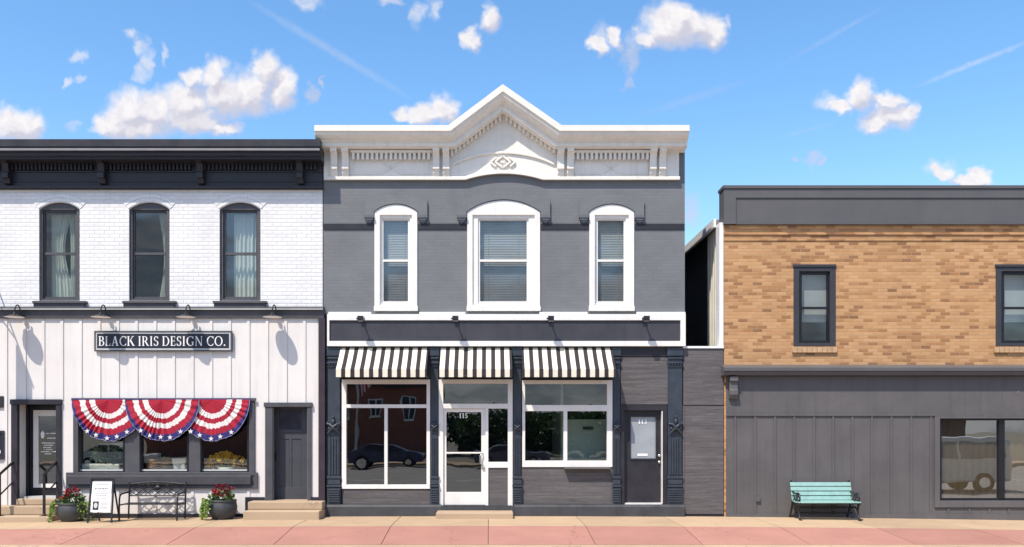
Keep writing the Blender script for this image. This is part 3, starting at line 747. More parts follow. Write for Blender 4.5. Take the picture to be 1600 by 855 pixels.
# cornice
p_ = .52
zt = Z(217.5, -p_)
prof = [(-.30, zt), (p_, zt), (p_, zt-.16), (p_-.03, zt-.17), (p_-.03, zt-.195), (p_+.01, zt-.20), (p_+.01, zt-.255), (p_-.05, zt-.275), (p_-.05, zt-.335), (p_-.12, zt-.36), (p_-.12, zt-.40), (.10, zt-.40), (.10, zt-.44), (-.30, zt-.44)]
m = MB(); m.prx([(-a, b) for a, b in prof], X(WL), X(500, -p_)); m.build('cornice', M['black_trim'], WB)
MB().box(X(WL), X(499.5, -p_), -p_-.022, -p_-.011, zt-.252, zt-.203).build('lit_cornice_moulding', painted('lit_moulding_grey', (.22,.215,.23), .45, .1, 3, .1, 60), WB)  # paler grey strip carries the sunlit top of the moulding in its colour
m = MB(); m.pext(rect(WL, 504, 246, 296), -.05, -.004); m.pb(WL, 504.3, 290.5, 294, -.11, -.05); m.pb(WL, 504, 267, 269, -.075, -.05); m.pb(WL, 504, 282, 284, -.07, -.05)
m.build('frieze', M['black_trim'], WB)
m = MB()
for i in range(120):
    px = -235 + i*6.15
    if any(abs(px+1.6-b) < 9 for b in (5, 155, 310, 467)) or px > 492: m.cut(); continue
    m.pb(px, px+3.3, 252.5, 265, -.13, -.05)
m.each('dentil_row', M['black_trim'], WB)
for b in (-300+155, 5, 155, 310, 467):
    m = MB(); x0 = X(b-5, -.3); x1 = X(b+5, -.3); z0 = Z(245, -.1)
    m.prx([(-.05, z0-.02), (-.40, z0-.02), (-.40, z0-.10), (-.33, z0-.11), (-.33, z0-.17), (-.25, z0-.19), (-.21, z0-.36), (-.25, z0-.39), (-.25, z0-.50), (-.17, z0-.52), (-.15, z0-.60), (-.05, z0-.62)], x0, x1)
    m.box(x0-.02, x1+.02, -.43, -.05, z0-.018, z0+.0)
    m.build('bracket', M['black_trim'], WB, bevel=.006)
# ledge over the shopfront
m = MB(); m.prx([(.0, Z(479)), (-.15, Z(480.5, -.15)), (-.15, Z(484, -.15)), (-.11, Z(485.5, -.1)), (-.09, Z(497, -.09)), (-.0, Z(498))], X(WL), X(507))
m.build('ledge', M['charcoal'], WB)
MB().box(X(WL), X(506.5), -.162, -.153, Z(484, -.15), Z(482.2, -.15)).build('ledge_flashing', painted('pale_flashing', (.45,.45,.42), .4, .08, 3, .1, 60), WB)
# board siding with openings
d1 = (16, 96, 625, 800); d2 = (413, 487, 630, 792); sw = (114, 398, 624, 745)
yw = -.035
MB().pext(rect(WL, 500, 496, 815), yw, .0, 0, [rect(d1[0]+8, d1[1]-8, d1[2]+6, 781), rect(d2[0]+10, d2[1]-7, d2[2]+6, 783), rect(sw[0]+8, sw[1]-8, sw[2]+6, 741)]).build('board_siding', M['white_siding'], WB)
m = MB()
for k in range(-7, 18):
    bx = 9 + k*29.15
    if bx > 498: continue
    segs = [(499, 806)]
    for (a, b, q0, q1) in (d1, d2, (sw[0]-10, sw[1]+6, sw[2], 766)):
        if a-1 < bx < b+1:
            segs = [(499, q0)] + ([(q1, 806)] if q1 < 800 else [])
    for q0, q1 in segs: m.pb(bx-2.2, bx+2.2, q0, q1, yw-.02, yw).cut()
m.each('batten', M['white_siding'], WB)
m = MB(); m.pb(WL, 14, 803, 822, yw-.03, yw).cut(); m.pb(97, 383, 803, 818, yw-.03, yw).cut()
m.pb(383, 388, 777, 818, yw-.028, yw); m.pb(388, 413, 777, 784, yw-.028, yw).cut(); m.pb(487, 498, 777, 784, yw-.028, yw)
m.each('base_trim', M['black_trim'], WB)
m = MB(); m.pb(497.5, 507.5, 497, 812, -.10, .0); m.build('corner_board', painted('plum_black_trim', (.036,.026,.036), .45, .15, 3, .2, 60), WB)
# shop window
f = MB(); f.ring((114, 398, 624, 745), (122, 389, 634, 738), yw-.04, .12); f.pb(195, 218, 634, 738, yw-.038, .12); f.pb(295, 313, 634, 738, yw-.038, .12)
f.pb(111, 400, 622, 626.5, yw-.07, yw-.04)
SW = f.build('shop_window', M['charcoal'], WB, bevel=.006)
m = MB(); m.ring((103, 402, 738.5, 764), (108, 397, 742.5, 758.5), yw-.055, yw-.005); m.pb(108, 397, 742.5, 758.5, yw-.03, yw-.004)
m.prx([(yw-.12, Z(744.5, -.15)), (yw-.10, Z(757, -.15)), (yw-.03, Z(757, -.15)), (yw-.03, Z(742.5, -.15))], X(109), X(394)); m.build('window_ledge', M['charcoal'], SW)
for a, b in ((122, 195), (218, 295), (313, 389)):
    s = MB(); s.ring((a, b, 634, 738), (a+3, b-3, 637, 733.5), .03, .10); s.build('sash', M['black_frame'], SW)
    s = MB(); s.pb(a+3, b-3, 733.5, 736, .01, .03); s.build('glazing_bead', M['silver'], SW)
    pane('pane', a+3, b-3, 637, 733.5, .06, M['glass_shop'], SW)
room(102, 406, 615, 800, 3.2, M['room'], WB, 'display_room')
m = MB(); m.box(X(112), X(400), .135, 1.3, Z(742)-.12, Z(742)); m.build('display_shelf', painted('dark_display_shelf', (.10,.08,.065), .6, .1, 4, .1, 60), WB)
# left door
D = MB(); D.pb(15, 95, 624, 632, yw-.07, .02); D.pb(17, 27, 632, 790, yw-.05, .02); D.pb(87, 95, 632, 790, yw-.05, .02)
DF = D.build('door_frame', M['black_trim'], WB, bevel=.006)
yd = .42
m = MB(); m.box(X(27)-.02, X(27), .02, yd, .2, Z(632)); m.box(X(87), X(87)+.02, .02, yd, .2, Z(632)); m.build('jamb_lining', M['white_siding'], DF)
m = MB(); m.pb(22, 38, 633, 780, yd, yd+.05); m.build('jamb_panel', M['white_siding'], DF)
D = MB(); D.ring((45, 94, 633, 778), (54, 90, 641, 762), yd-.02, yd+.05); D.pb(38, 45, 633, 778, yd-.05, yd+.05)
DL = D.build('door', M['black_frame'], WB)
m = MB(); m.ring((52, 92, 641, 762), (60, 88, 650, 756), yd-.05, yd-.02); m.build('glass_surround', M['white_trim'], DL)
pane('pane', 60, 88, 650, 756, yd-.03, M['glass'], DL)
m = MB(); yt = yd-.034
for i, (q, a, b) in enumerate(((676, 72, 88), (683.5, 74, 88), (691, 65.5, 86), (694.5, 69, 83), (698, 68, 80), (701, 67, 82), (704.5, 64, 87), (708, 70, 80))):
    scribble(m, X(a, yt), X(b, yt), Z(q+2, yt), .022, yt, i+3, .92)
m.build('door_lettering', M['paper'], DL)
m = MB(); 
for a in range(5):
    an = R(90+72*a); m.ball((X(66.5,yt)+.025*math.cos(an), yt, Z(679.5,yt)+.05*math.sin(an)), (.022,.002,.045), 8)
m.build('door_emblem', M['paper'], DL)
m = MB(); m.pb(36, 90, 776, 780, .05, yd+.05); m.build('threshold', M['silver'], DL)
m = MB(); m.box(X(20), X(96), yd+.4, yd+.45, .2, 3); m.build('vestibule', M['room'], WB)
# right door
D = MB(); D.pb(412, 487.5, 629, 636, yw-.07, .02); D.pb(414, 426, 636, 783, yw-.05, .02); D.pb(480, 486, 636, 783, yw-.05, .02)
DF = D.build('door_frame', M['charcoal'], WB, bevel=.006)
yd = .22
m = MB(); m.pb(424.5, 427.5, 637, 783, .0, .02); m.build('weather_strip', M['white_trim'], DF)
m = MB(); m.box(X(426)-.02, X(426), .022, yd+.06, .3, Z(636)); m.box(X(480.5), X(480.5)+.02, .022, yd+.06, .3, Z(636)); m.box(X(426), X(480.5), .022, yd+.06, Z(636), Z(636)+.02); m.build('jamb_lining', M['charcoal'], DF)
D = MB(); r = lambda *t: rect(*t)
D.pext(rect(426, 482, 636, 784), yd, yd+.05, 0, [rect(436, 471, 640, 671), rect(436, 452, 686, 761), rect(456, 471, 686, 761)])
for t in ((436, 452, 686, 761), (456, 471, 686, 761)): D.pb(*t, yd+.015, yd+.04)
DL = D.build('door', M['door_slate'], WB, bevel=.005)
m = MB(); m.pb(436, 471, 640, 671, yd+.02, yd+.04); m.build('top_light', painted('dark_top_light', (.03,.032,.05), .15, .05, 3, 0, 60, spec=.6), DL)
m = MB(); m.pb(434, 473, 672.5, 675.5, yd-.018, yd); m.build('door_moulding', M['door_slate'], DL)
m = MB(); a = (X(430.5, yd), yd-.03, Z(714, yd)); m.ball(a, .028, 10); m.tube([a, (a[0], yd+.01, a[2])], .012); m.pb(429, 432, 706, 720, yd-.006, yd); m.build('handle', M['iron'], DL)
m = MB(); m.pb(426, 482, 781.5, 786, .0, yd+.04); m.build('threshold', M['stone'], DL)

# ================================================================== GREY BUILDING (centre)
GB = thing('shop_building', (X(787), .2, 0), 'dark grey painted brick two storey shop with white gabled cornice and white framed windows', 'building')
gw = [(585, 652, 331, 319.5), (730, 844, 331, 313), (921, 991, 331, 319.5)]
holes = [arch(a, b, 485.5, s, c) for a, b, s, c in gw]
MB().pext(rect(505.3, 1070, 203, 491), 0, .3, 0, holes).build('brick_wall', M['grey_brick'], GB)
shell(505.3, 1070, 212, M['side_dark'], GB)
# storefront wall with openings
S1 = (534, 672, 593, 764); E1 = (686, 801, 593, 791); S3 = (816, 957, 594, 730); D3 = (974, 1037, 640, 789)
MB().pext(rect(505.3, 1070, 491.2, 815), .06, .3, 0, [rect(*t) for t in ((S1[0]+3,S1[1]-3,S1[2]+2,S1[3]-3), (E1[0]+3, E1[1]-3, E1[2]+2, 800), (S3[0]+3,S3[1]-3,S3[2]+2,S3[3]-3), (D3[0]+2,D3[1]-2,D3[2]+2,800))]).build('shopfront_wall', M['plinth'], GB)
# dark string course
m = MB()
for a, b in ((505.5, 584), (653, 729), (845, 920), (992, 1069.8)): m.pb(a, b, 349.5, 358.5, -.022, .0).cut()
m.each('string_course', M['grey_dark'], GB)
def grey_window(a, b, sp, cr, sash):
    f = MB().pext(arch(a, b, 485.5, sp, cr), -.03, .10, 0, [rect(a+8.5, b-8.5, 336, 477)])
    f.ring((a+8.5, b-8.5, 336, 477), (sash[0], sash[1], 341.5, 474), .01, .12)
    W = f.build('window', M['white_trim'], GB, bevel=.005)
    s = MB(); s.ring((sash[0], sash[1], 341.5, 474), (sash[0]+3, sash[1]-3, 344.5, 471), .045, .11); s.pb(sash[0]+3, sash[1]-3, 405.5, 409, .04, .11)
    s.build('sash', M['white_trim'], W)
    pane('pane', sash[0]+3, sash[1]-3, 344.5, 405.5, .075, M['glass_up'], W); pane('pane', sash[0]+3, sash[1]-3, 409, 471, .09, M['glass_screen'], W)
    m = MB(); m.pb(a-1, b+1, 478.5, 486, -.06, -.03); m.build('sill', M['white_trim'], W, bevel=.006)
    m = MB(); z = Z(344); 
    while z > Z(471):
        m.add([(X(sash[0]+2), .17, z-.015), (X(sash[1]-2), .17, z-.015), (X(sash[1]-2), .188, z+.0215), (X(sash[0]+2), .188, z+.0215)], [(0,1,2,3)]); z -= .0375
    for t in (.2, .8): xx = X(sash[0]+(sash[1]-sash[0])*t); m.box(xx-.004, xx+.004, .164, .168, Z(471), Z(344))
    m.build('venetian_blind', M['blind'], W)
    # hood with corbels
    k = 15.5
    inn = arch(a-1, b+1, 0, sp-.5, cr-1.5)[2:]; outr = arch(a-k, b+k, 0, sp-17.5, cr-15.5)[2:]
    loop = [(a-k, 341), (a-1, 341)] + inn[::-1] + [(b+1, 341), (b+k, 341)] + outr
    m = MB(); m.pext(loop, -.055, -.001)
    m.build('window_hood', M['grey_brick'], W)
    m = MB()
    for c0 in (a-k, b+1.5):
        m.pb(c0-.5, c0+14.5, 336.5, 340, -.10, -.0); m.pb(c0+1, c0+13, 340.2, 343.5, -.085, -.0); m.pb(c0+2.5, c0+11.5, 343.7, 346.3, -.07, -.0); m.pb(c0+4.5, c0+9.5, 346.5, 349, -.05, .0); m.cut()
    m.each('corbel', painted('grey_corbel_paint', (.115,.122,.142), .5, .08, 5, .2, 60), W)
grey_window(*gw[0], (596, 640.5)); grey_window(*gw[1], (747, 826)); grey_window(*gw[2], (931, 977.5))
room(560, 1010, 305, 490, 3.0, M['room_pale'], GB, 'upper_room')
# ---- white cornice
base = 232.0
pc = .53
zt = Z(195.5, -pc); za = Z(131.5, -pc)
xl, xr = X(491, -pc), X(1077.5, -pc)
path = [(xl, zt), (X(700.5, -pc), zt), (X(785.5, -pc), za), (X(877.5, -pc), zt), (xr, zt)]
prof = [(-.12, 0), (pc, 0), (pc, -.125), (.495, -.135), (.48, -.19), (.42, -.245), (.345, -.275), (.345, -.30), (.315, -.305), (.315, -.385), (.27, -.395), (.27, -.41), (.09, -.41), (.09, -.455), (.04, -.455), (-.12, -.40)]
m = MB(); m.sweep(path, prof[::-1]); m.build('cornice', M['cream_trim'], GB)
# frieze and tympanum
arcp = arch(727, 848, 0, 281, 271.5, 18)[2:]          # right to left
loop = [(506, 281), (727, 281)] + arcp[::-1][1:-1] + [(848, 281), (1061, 281), (1061, 226), (880, 226), (786, 160), (698, 226), (506, 226)]
MB().pext(loop, -.045, -.001).build('frieze', M['cream_trim'], GB)
lp = [(X(p), Z(q)) for p, q in [(512, 281), (727, 281)] + arcp[::-1][1:-1] + [(848, 281), (1061, 281)]]
m = MB(); m.sweep(lp, [(.045, -.02), (.095, -.02), (.095, .045), (.07, .06), (.045, .06)]); m.build('frieze_moulding', M['cream_trim'], GB)
m = MB()
for (a, b) in ((549, 674), (893, 1016)):
    n = 17; st = (b-a)/n
    for i in range(n): m.pb(a+i*st+1, a+i*st+4.9, 238.5, 248.5, -.15, -.045)
    m.pb(a-1, b+1, 234.5, 238.3, -.165, -.045)
    # relief panel lines
    c = (a+b)/2
    for (p0, q0, p1, q1) in ((a+4, 255, c-14, 255), (c+14, 255, b-4, 255), (a+4, 273, c-14, 273), (c+14, 273, b-4, 273), (a+4, 255, a+4, 273), (b-4, 255, b-4, 273), (c-14, 255, c+12, 272), (c+14, 255, c-12, 272)):
        m.bar((X(p0), -.05, Z(q0)), (X(p1), -.05, Z(q1)), .016, .022)
    m.cut()
# rake dentils
for (p0, q0, p1, q1) in ((704, 236, 785, 176.5), (875, 236, 787, 176.5)):
    n = 13
    for i in range(n):
        t = (i+.35)/n; cx = p0+(p1-p0)*t; cy = q0+(q1-q0)*t
        m.pb(cx-2.0, cx+2.0, cy-2.5, cy+8.5, -.15, -.045)
    m.cut()
m.each('dentil_row', M['cream_trim'], GB)
ar = arch(708, 866, 0, 258, 240, 20)[2:][::-1]
m = MB(); m.sweep([(X(p), Z(q)) for p, q in ar], [(.045, -.02), (.085, -.02), (.085, .02), (.06, .035), (.045, .035)])
for sgn in (-1, 1):
    c = 785.5
    P = lambda dx, dy: (X(c+sgn*dx), -.06, Z(254.5+dy))
    m.bar(P(0, -9), P(12, 0), .035, .06); m.bar(P(12, 0), P(0, 9), .035, .061); m.bar(P(10, -7), P(19, .5), .035, .06); m.bar(P(19, .5), P(11, 7), .035, .061)
m.bar((X(782), -.06, Z(254.5)), (X(789), -.06, Z(254.5)), .05, .05)
m.build('tympanum_ornament', M['cream_trim'], GB)
for b in (523.5, 541, 682, 697.5, 875.5, 890.5, 1019, 1033.5):
    m = MB(); w = .075; xc = X(b); z0 = Z(230, -.1)
    m.prx([(-.045, z0), (-.30, z0), (-.30, z0-.05), (-.27, z0-.06), (-.27, z0-.13), (-.20, z0-.17), (-.155, z0-.26), (-.14, z0-.40), (-.17, z0-.43), (-.17, z0-.50), (-.12, z0-.52), (-.12, z0-.58), (-.08, z0-.66), (-.045, z0-.66)], xc-w, xc+w)
    m.box(xc-w-.018, xc+w+.018, -.31, -.045, z0+.002, z0+.05)
    m.build('bracket', M['cream_trim'], GB, bevel=.008)
# ---- sign band
m = MB(); m.ring((511, 1071.5, 491, 541), (514.5, 1063.5, 500.5, 533), -.12, .0); SB = m.build('sign_band_frame', M['white_trim'], GB, bevel=.005)
m = MB(); m.pb(514.5, 1063.5, 500.5, 533, -.08, .0); m.build('sign_band_face', M['sign_band'], SB)
m = MB()
for a, b in ((513, 580), (655, 727), (843, 918), (995, 1071)): m.pb(a, b, 487.5, 490.8, -.09, .0).cut()
m.each('ledge_strip', M['white_trim'], SB)
m = MB(); m.pb(508, 1068, 541.3, 557, -.015, .055); m.build('fascia_board', M['black_trim'], GB)
# ---- pilasters
def pilaster(a, b, wide=False):
    m = MB(); w = b-a
    m.pb(a, b, 557.3, 790, -.03, .055)
    m.pb(a-1.5, b+1.5, 543, 556, -.07, .0); m.pb(a-.8, b+.8, 558, 561, -.055, -.03); m.pb(a-1.5, b+1.5, 566, 568.2, -.075, -.03)
    n = 5 if wide else 4
    for i in range(n): m.pb(a+w*(i+.2)/n, a+w*(i+.75)/n, 568.6, 571.5, -.065, -.03)
    m.pb(a-.6, b+.6, 572, 574, -.05, -.03)
    nf = 5 if wide else 4
    for i in range(nf): m.pb(a+1+(w-2)*(i+.22)/nf, a+1+(w-2)*(i+.78)/nf, 684, 742, -.055, -.03)
    m.pb(a-1.2, b+1.2, 744, 748, -.075, -.03); m.pb(a-.4, b+.4, 749, 757, -.06, -.03); m.pb(a-1.5, b+1.5, 758, 761, -.085, -.03)
    m.pb(a-1.0, b+1.0, 762, 790, -.065, -.03)
    for i in range(6): m.pb(a+.6, b-.6, 764.5+i*3.6, 766.6+i*3.6, -.095, -.065)
    P = m.build('pilaster', M['slate_iron'], GB, bevel=.004)
    m = MB(); c = (X(a)+X(b))/2; zc = Z(668); s = .0068*w if wide else .0075*w; s = min(s, .16)
    for sx in (-1, 1):
        pts = [(c+sx*s*(-.9), -.06, zc-s*.95), (c+sx*s*(-.35), -.085, zc-s*.35), (c, -.10, zc), (c+sx*s*.55, -.085, zc+s*.5), (c+sx*s*1.0, -.06, zc+s*.55), (c+sx*s*.9, -.05, zc+s*.95)]
        m.tube(pts, [s*.13, s*.2, s*.24, s*.2, s*.15, s*.06], 7)
    m.ball((c, -.085, zc), (s*.42, .05, s*.42), 10); m.ball((c, -.07, zc+s*.85), (s*.28, .045, s*.5), 10); m.ball((c, -.07, zc+s*1.55), (s*.16, .035, s*.3), 8)
    for sx in (-1, 1): m.ball((c+sx*s*.62, -.06, zc-s*.15), (s*.28, .035, s*.2), 8)
    m.build('ornament', M['slate_iron'], P)
pilaster(512, 531); pilaster(673, 685); pilaster(802, 814.5); pilaster(958, 969); pilaster(1044, 1066, True)
# ---- plinth
m = MB(); m.prx([(-.11, -.3), (-.11, Z(792, -.1)), (-.06, Z(788.5, -.06)), (.055, Z(788.5))], X(509), X(690)).cut(); m.prx([(-.11, -.3), (-.11, Z(792, -.1)), (-.06, Z(788.5, -.06)), (.055, Z(788.5))], X(803), X(1068)).cut(); m.box(X(690), X(803), -.10, .055, -.3, Z(792, -.1))
m.each('plinth', M['plinth'], GB)
# ---- plank panels
m = MB(); m.pb(535, 672.5, 765, 788, .0, .056).cut(); m.pb(815, 957.5, 731, 788, .0, .056).cut(); m.pb(970, 1043.5, 558, 632, -.002, .056).cut(); m.pb(763, 801, 731, 790, .01, .056)
m.each('plank_panel', M['plank'], GB)
# ---- shop windows
f = MB(); f.ring(S1, (541, 666.5, 600, 757.5), -.025, .10); f.pb(541, 666.5, 632, 637.5, -.023, .10); f.pb(600.5, 605.5, 637.5, 757.5, -.021, .10)
W = f.build('shop_window', M['white_trim'], GB, bevel=.004)
for t in ((541, 666.5, 600, 632), (541, 600.5, 637.5, 757.5), (605.5, 666.5, 637.5, 757.5)): pane('pane', *t, .05, M['glass'], W)
f = MB(); f.ring(S3, (820.5, 948.5, 600, 720), -.025, .10); f.pb(820.5, 948.5, 633, 642.5, -.023, .10); f.pb(880.5, 886.5, 642.5, 720, -.021, .10)
W = f.build('shop_window', M['white_trim'], GB, bevel=.004)
for t in ((820.5, 948.5, 600, 633), (820.5, 880.5, 642.5, 720), (886.5, 948.5, 642.5, 720)): pane('pane', *t, .05, M['glass'], W)
m = MB(); m.pb(882, 954, 730.5, 733, -.16, .0); m.bar((X(918), -.09, Z(734)), (X(918), -.09, Z(737.5)), .02, .02); m.build('window_shelf', M['plank'], W)
# ---- entrance
f = MB(); f.ring((685.5, 801, 593, 797), (692.5, 793.5, 599.5, 800), -.02, .10)
f.pb(692.5, 793.5, 631, 638.5, -.018, .10); f.pb(758.5, 763, 638.5, 797, -.016, .10); f.pb(763, 793.5, 722, 731, -.014, .10)
f.pb(790, 801.2, 731, 797, .02, .101)
W = f.build('entrance_frame', M['white_trim'], GB, bevel=.004)
pane('pane', 692.5, 793.5, 599.5, 631, .05, M['glass'], W); pane('pane', 763, 793.5, 638.5, 722, .05, M['glass'], W)
yd = .03
D = MB(); D.ring((692.5, 758.5, 638.8, 789), (697.5, 752, 644, 769), yd, yd+.06); D.pb(697.5, 752, 706.5, 709, yd-.01, yd+.05)
DL = D.build('door', M['white_trim'], GB, bevel=.004)
pane('pane', 697.5, 752, 644, 769, yd+.03, M['glass'], DL)
m = MB(); xa = X(750.5, yd); xb = X(754.5, yd); m.tube([(xb, yd, Z(709)), (xb-.02, yd-.055, Z(708.6)), (xb-.06, yd-.07, Z(712)), (xb-.06, yd-.07, Z(723)), (xb-.02, yd-.055, Z(727)), (xb, yd, Z(726.6))], .014, 8)
m.lathe([(.0, -.02), (.035, -.02), (.035, .02), (0, .02)], (X(755, yd), yd-.01, Z(731)), 12); m.build('handle', M['chrome'], DL)
letters('115', X(717.2, yd), X(731, yd), Z(653.4, yd), .108, yd+.022, .006).build('door_number', M['paper'], DL)
m = MB(); m.pb(688, 800, 790, 797.3, -.06, .05); m.build('threshold', M['plinth'], W)
# ---- door 113
yd = .11
f = MB(); f.ring((969.5, 1043, 633, 789), (975.5, 1035.5, 641, 789.5), -.012, .14); W = f.build('door_frame', M['black_trim'], GB, bevel=.004)
m = MB(); m.pb(1034, 1035.5, 642, 787, .0, .11).cut(); m.pb(976, 1035, 786, 788.5, .02, .12); m.each('weather_strip', M['white_trim'], W)
D = MB(); D.pext(rect(975, 1036, 640.5, 789), yd, yd+.05, 0, [rect(985, 1025, 651, 717)]); D.ring((983, 1027, 649, 719), (985.5, 1024.5, 651.5, 716.5), yd-.015, yd)
DL = D.build('door', M['black_trim'], GB)
m = MB(); m.pb(985, 1025, 651, 717, yd+.015, yd+.03); m.build('door_light', M['frosted'], DL)
letters('113', X(997.2, yd), X(1011, yd), Z(662.5, yd), .102, yd+.008, .005).build('door_number', M['paper'], DL)
m = MB(); m.pb(996, 1012, 709, 712.5, yd+.008, yd+.014); m.build('notice', M['paper'], DL)
m = MB(); 
for q in (712, 722): m.lathe([(0,0)], (0,0,0), 3) if False else m.ball((X(1029.5, yd), yd-.03, Z(q, yd)), (.036, .03, .036), 12); m.tube([(X(1029.5, yd), yd, Z(q, yd)), (X(1029.5, yd), yd-.03, Z(q, yd))], .02)
m.build('handle', M['chrome'], DL)
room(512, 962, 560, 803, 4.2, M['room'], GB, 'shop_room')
m = MB(); m.box(X(880), X(880)+.06, .685, 3.6, .1, 3.0); m.box(X(882), X(960), .62, .68, .1, Z(655)); m.build('partition', M['green_panel'], GB)
m = MB(); m.box(X(911,.6), X(927,.6), .59, .615, Z(671.5, .6), Z(667, .6)); m.build('wall_plate', M['black_trim'], GB)

# ================================================================== INFILL WALL
IW = thing('infill_wall', ((X(1068)+X(1131))/2, .05, 0), 'grey plank infill wall closing the gap between the dark grey shop and the tan brick building', 'wall')
m = MB(); m.pb(1067.5, 1130.5, 544, 632.8, .0, .2); m.pb(1068.5, 1130.5, 634.5, 803, -.008, .2); m.pb(1067, 1069.5, 634, 803, -.02, .0); m.build('plank_face', M['plank'], IW)
m = MB(); m.pb(1067.5, 1130.5, 632.8, 634.5, .01, .2).cut(); m.pb(1067.5, 1130.5, 803, 815, .01, .2); m.each('shadow_gap', M['black_trim'], IW)
m = MB(); m.pb(1066.5, 1131, 541, 544.2, -.03, .22); m.build('flashing', M['white_metal'], IW)

# ================================================================== BRICK BUILDING (right)
BB = thing('commercial_building', (X(1380), .2, 0), 'tan brick two storey building with grey metal parapet and dark grey boarded shopfront', 'building')
BR = 1850
bw = [(1240, 1306), (1556, 1622)]
MB().pext(rect(1131.5, BR, 348, 575), 0, .35, 0, [rect(a, b, 413.5, 541) for a, b in bw]).build('brick_wall', M['tan_brick'], BB)
MB().pext(rect(1131.5, BR, 575.2, 822), .0, .35, 0, [rect(1466, 1660, 653, 785)]).build('lower_brick_wall', M['tan_brick'], BB)
m = MB(); m.pb(1131.2, BR, 352, 357.5, -.018, .0); m.pb(1131.0, BR, 364, 366.5, -.03, .0); m.pb(1131.2, BR, 373.5, 376, -.02, .0)
m.build('brick_courses', M['tan_brick'], BB)
m = MB(); m.pext(rect(1131, BR, 291, 350), -.06, .35); m.ring((1131, BR, 291, 350), (1150, BR-20, 309, 350.5), -.085, -.061); m.pb(1130.3, BR, 289.5, 294, -.11, .37)
m.build('parapet', M['parapet'], BB)
for a, b in bw:
    f = MB(); f.ring((a, b, 413.5, 541), (a+9, b-9, 424, 536), -.01, .14); f.pb(a-1, b+1, 413, 417, -.035, -.01)
    W = f.build('window', M['dark_frame'], BB, bevel=.005)
    s = MB(); s.ring((a+9, b-9, 424, 536), (a+13, b-13, 429, 532), .05, .12); s.pb(a+13, b-13, 479.5, 483, .045, .12); s.build('sash', M['black_frame'], W)
    pane('pane', a+13, b-13, 429, 532, .09, M['glass_up'], W)
    m = MB(); m.box(X(a+10), X(b-10), .2, .21, Z(502), Z(425)); m.build('roller_blind', M['blind'], W)
    m = MB()
    for i in range(9): m.pb(a-2+i*7.8+.3, a-2+(i+1)*7.8-.3, 542, 551, -.05, -.0)
    m.build('sill', M['sill_brick'], W, bevel=.004)
room(1200, BR-10, 400, 560, 3.0, M['room_pale'], BB, 'upper_room')
# side wall towards the gap
x0 = X(1131.5)
m = MB()
zz = Z(346); y = .36
m.box(x0, x0+.25, y, 1.45, -.3, zz)
k = 0
while y < 1.40: m.box(x0-.035, x0, y, y+.075, .2, zz-.05); y += .16
m.build('side_cladding', M['rib_metal'], BB)
MB().box(x0+.005, x0+.25, 1.452, 13, -.3, zz).build('side_wall', M['side_dark'], BB)  # dark colour stands in for the gap's deep shade past the ribs
MB().box(X(BR)-.25, X(BR), .36, 13, -.3, zz).build('far_side_wall', M['tan_brick'], BB)
MB().box(x0, X(BR), 13.002, 13.25, -.3, zz).build('back_wall', M['tan_brick'], BB)
MB().box(x0-.10, X(BR), .352, 13.2, zz+.002, zz+.12).build('roof', M['roof'], BB)
m = MB(); m.box(x0-.16, x0-.103, .30, 13, zz-.06, zz+.13); m.box(x0-.10, x0-.01, .02, .34, -.1, zz-.02); m.build('gutter', M['white_metal'], BB)
# shopfront
m = MB(); m.prx([(.0, Z(570)), (-.10, Z(571.5, -.15)), (-.27, Z(574.5, -.25)), (-.27, Z(579.5, -.25)), (-.22, Z(581, -.22)), (-.20, Z(586, -.2)), (-.0, Z(588))], X(1130, -.2), X(BR)); m.build('shopfront_cornice', M['parapet'], BB)
m = MB(); m.pb(1135, BR, 588.2, 648, -.035, -.001); m.pb(1135, BR, 646.5, 650, -.06, -.035); m.build('shopfront_frieze', M['grey_board'], BB)
m = MB(); z0 = Z(589); m.prx([(-.036, z0), (-.19, z0), (-.19, z0-.10), (-.14, z0-.12), (-.14, z0-.28), (-.17, z0-.30), (-.17, z0-.40), (-.10, z0-.50), (-.036, z0-.50)], X(1137.5), X(1150)); m.build('bracket', M['grey_board'], BB, bevel=.006)
MB().pext(rect(1135, BR, 650.2, 820), -.03, -.001, 0, [rect(1466, 1660, 653, 785)]).build('board_siding', M['grey_board'], BB)
m = MB()
for px in (1148.6, 1180, 1211, 1241, 1272, 1302, 1332, 1362.5, 1393, 1424, 1455): m.pb(px-1.6, px+1.6, 650.3, 803, -.05, -.03).cut()
for px in (1482, 1515, 1546, 1577, 1609, 1640): m.pb(px-1.4, px+1.4, 793.5, 803, -.05, -.03).cut()
for px in range(1675, BR, 31): m.pb(px-1.4, px+1.4, 650.3, 803, -.05, -.03).cut()
m.pb(1135, BR, 803.2, 822, -.048, -.03); m.each('batten', M['grey_board'], BB)
f = MB(); f.ring((1461, 1668, 650.4, 793), (1469, 1660, 654, 782.5), -.07, -.0); W = f.build('shop_window', M['grey_board'], BB, bevel=.004)
s = MB(); s.ring((1469, 1660, 654, 782.5), (1471.5, 1657, 657, 778.5), .02, .10); s.pb(1561.5, 1570, 657, 778.5, .0, .10); s.build('sash', M['black_frame'], W)
pane('pane', 1471.5, 1561.5, 657, 778.5, .06, M['glass_bronze'], W); pane('pane', 1570, 1657, 657, 778.5, .06, M['glass_bronze'], W)
m = MB(); n = 60; x0_, x1_ = X(1462), X(1664); vs = []
for i in range(n+1):
    for zz_ in (Z(786), Z(650)): vs.append((x0_+(x1_-x0_)*i/n, .24+.015*math.sin(i*1.9), zz_))
m.add(vs, [(2*i, 2*i+2, 2*i+3, 2*i+1) for i in range(n)], 0, True); m.build('window_blind', M['tan_shade'], W)
m = MB(); m.pb(1181, 1188.5, 776.5, 784, -.075, -.05); m.build('outlet_box', M['parapet'], BB, bevel=.006)
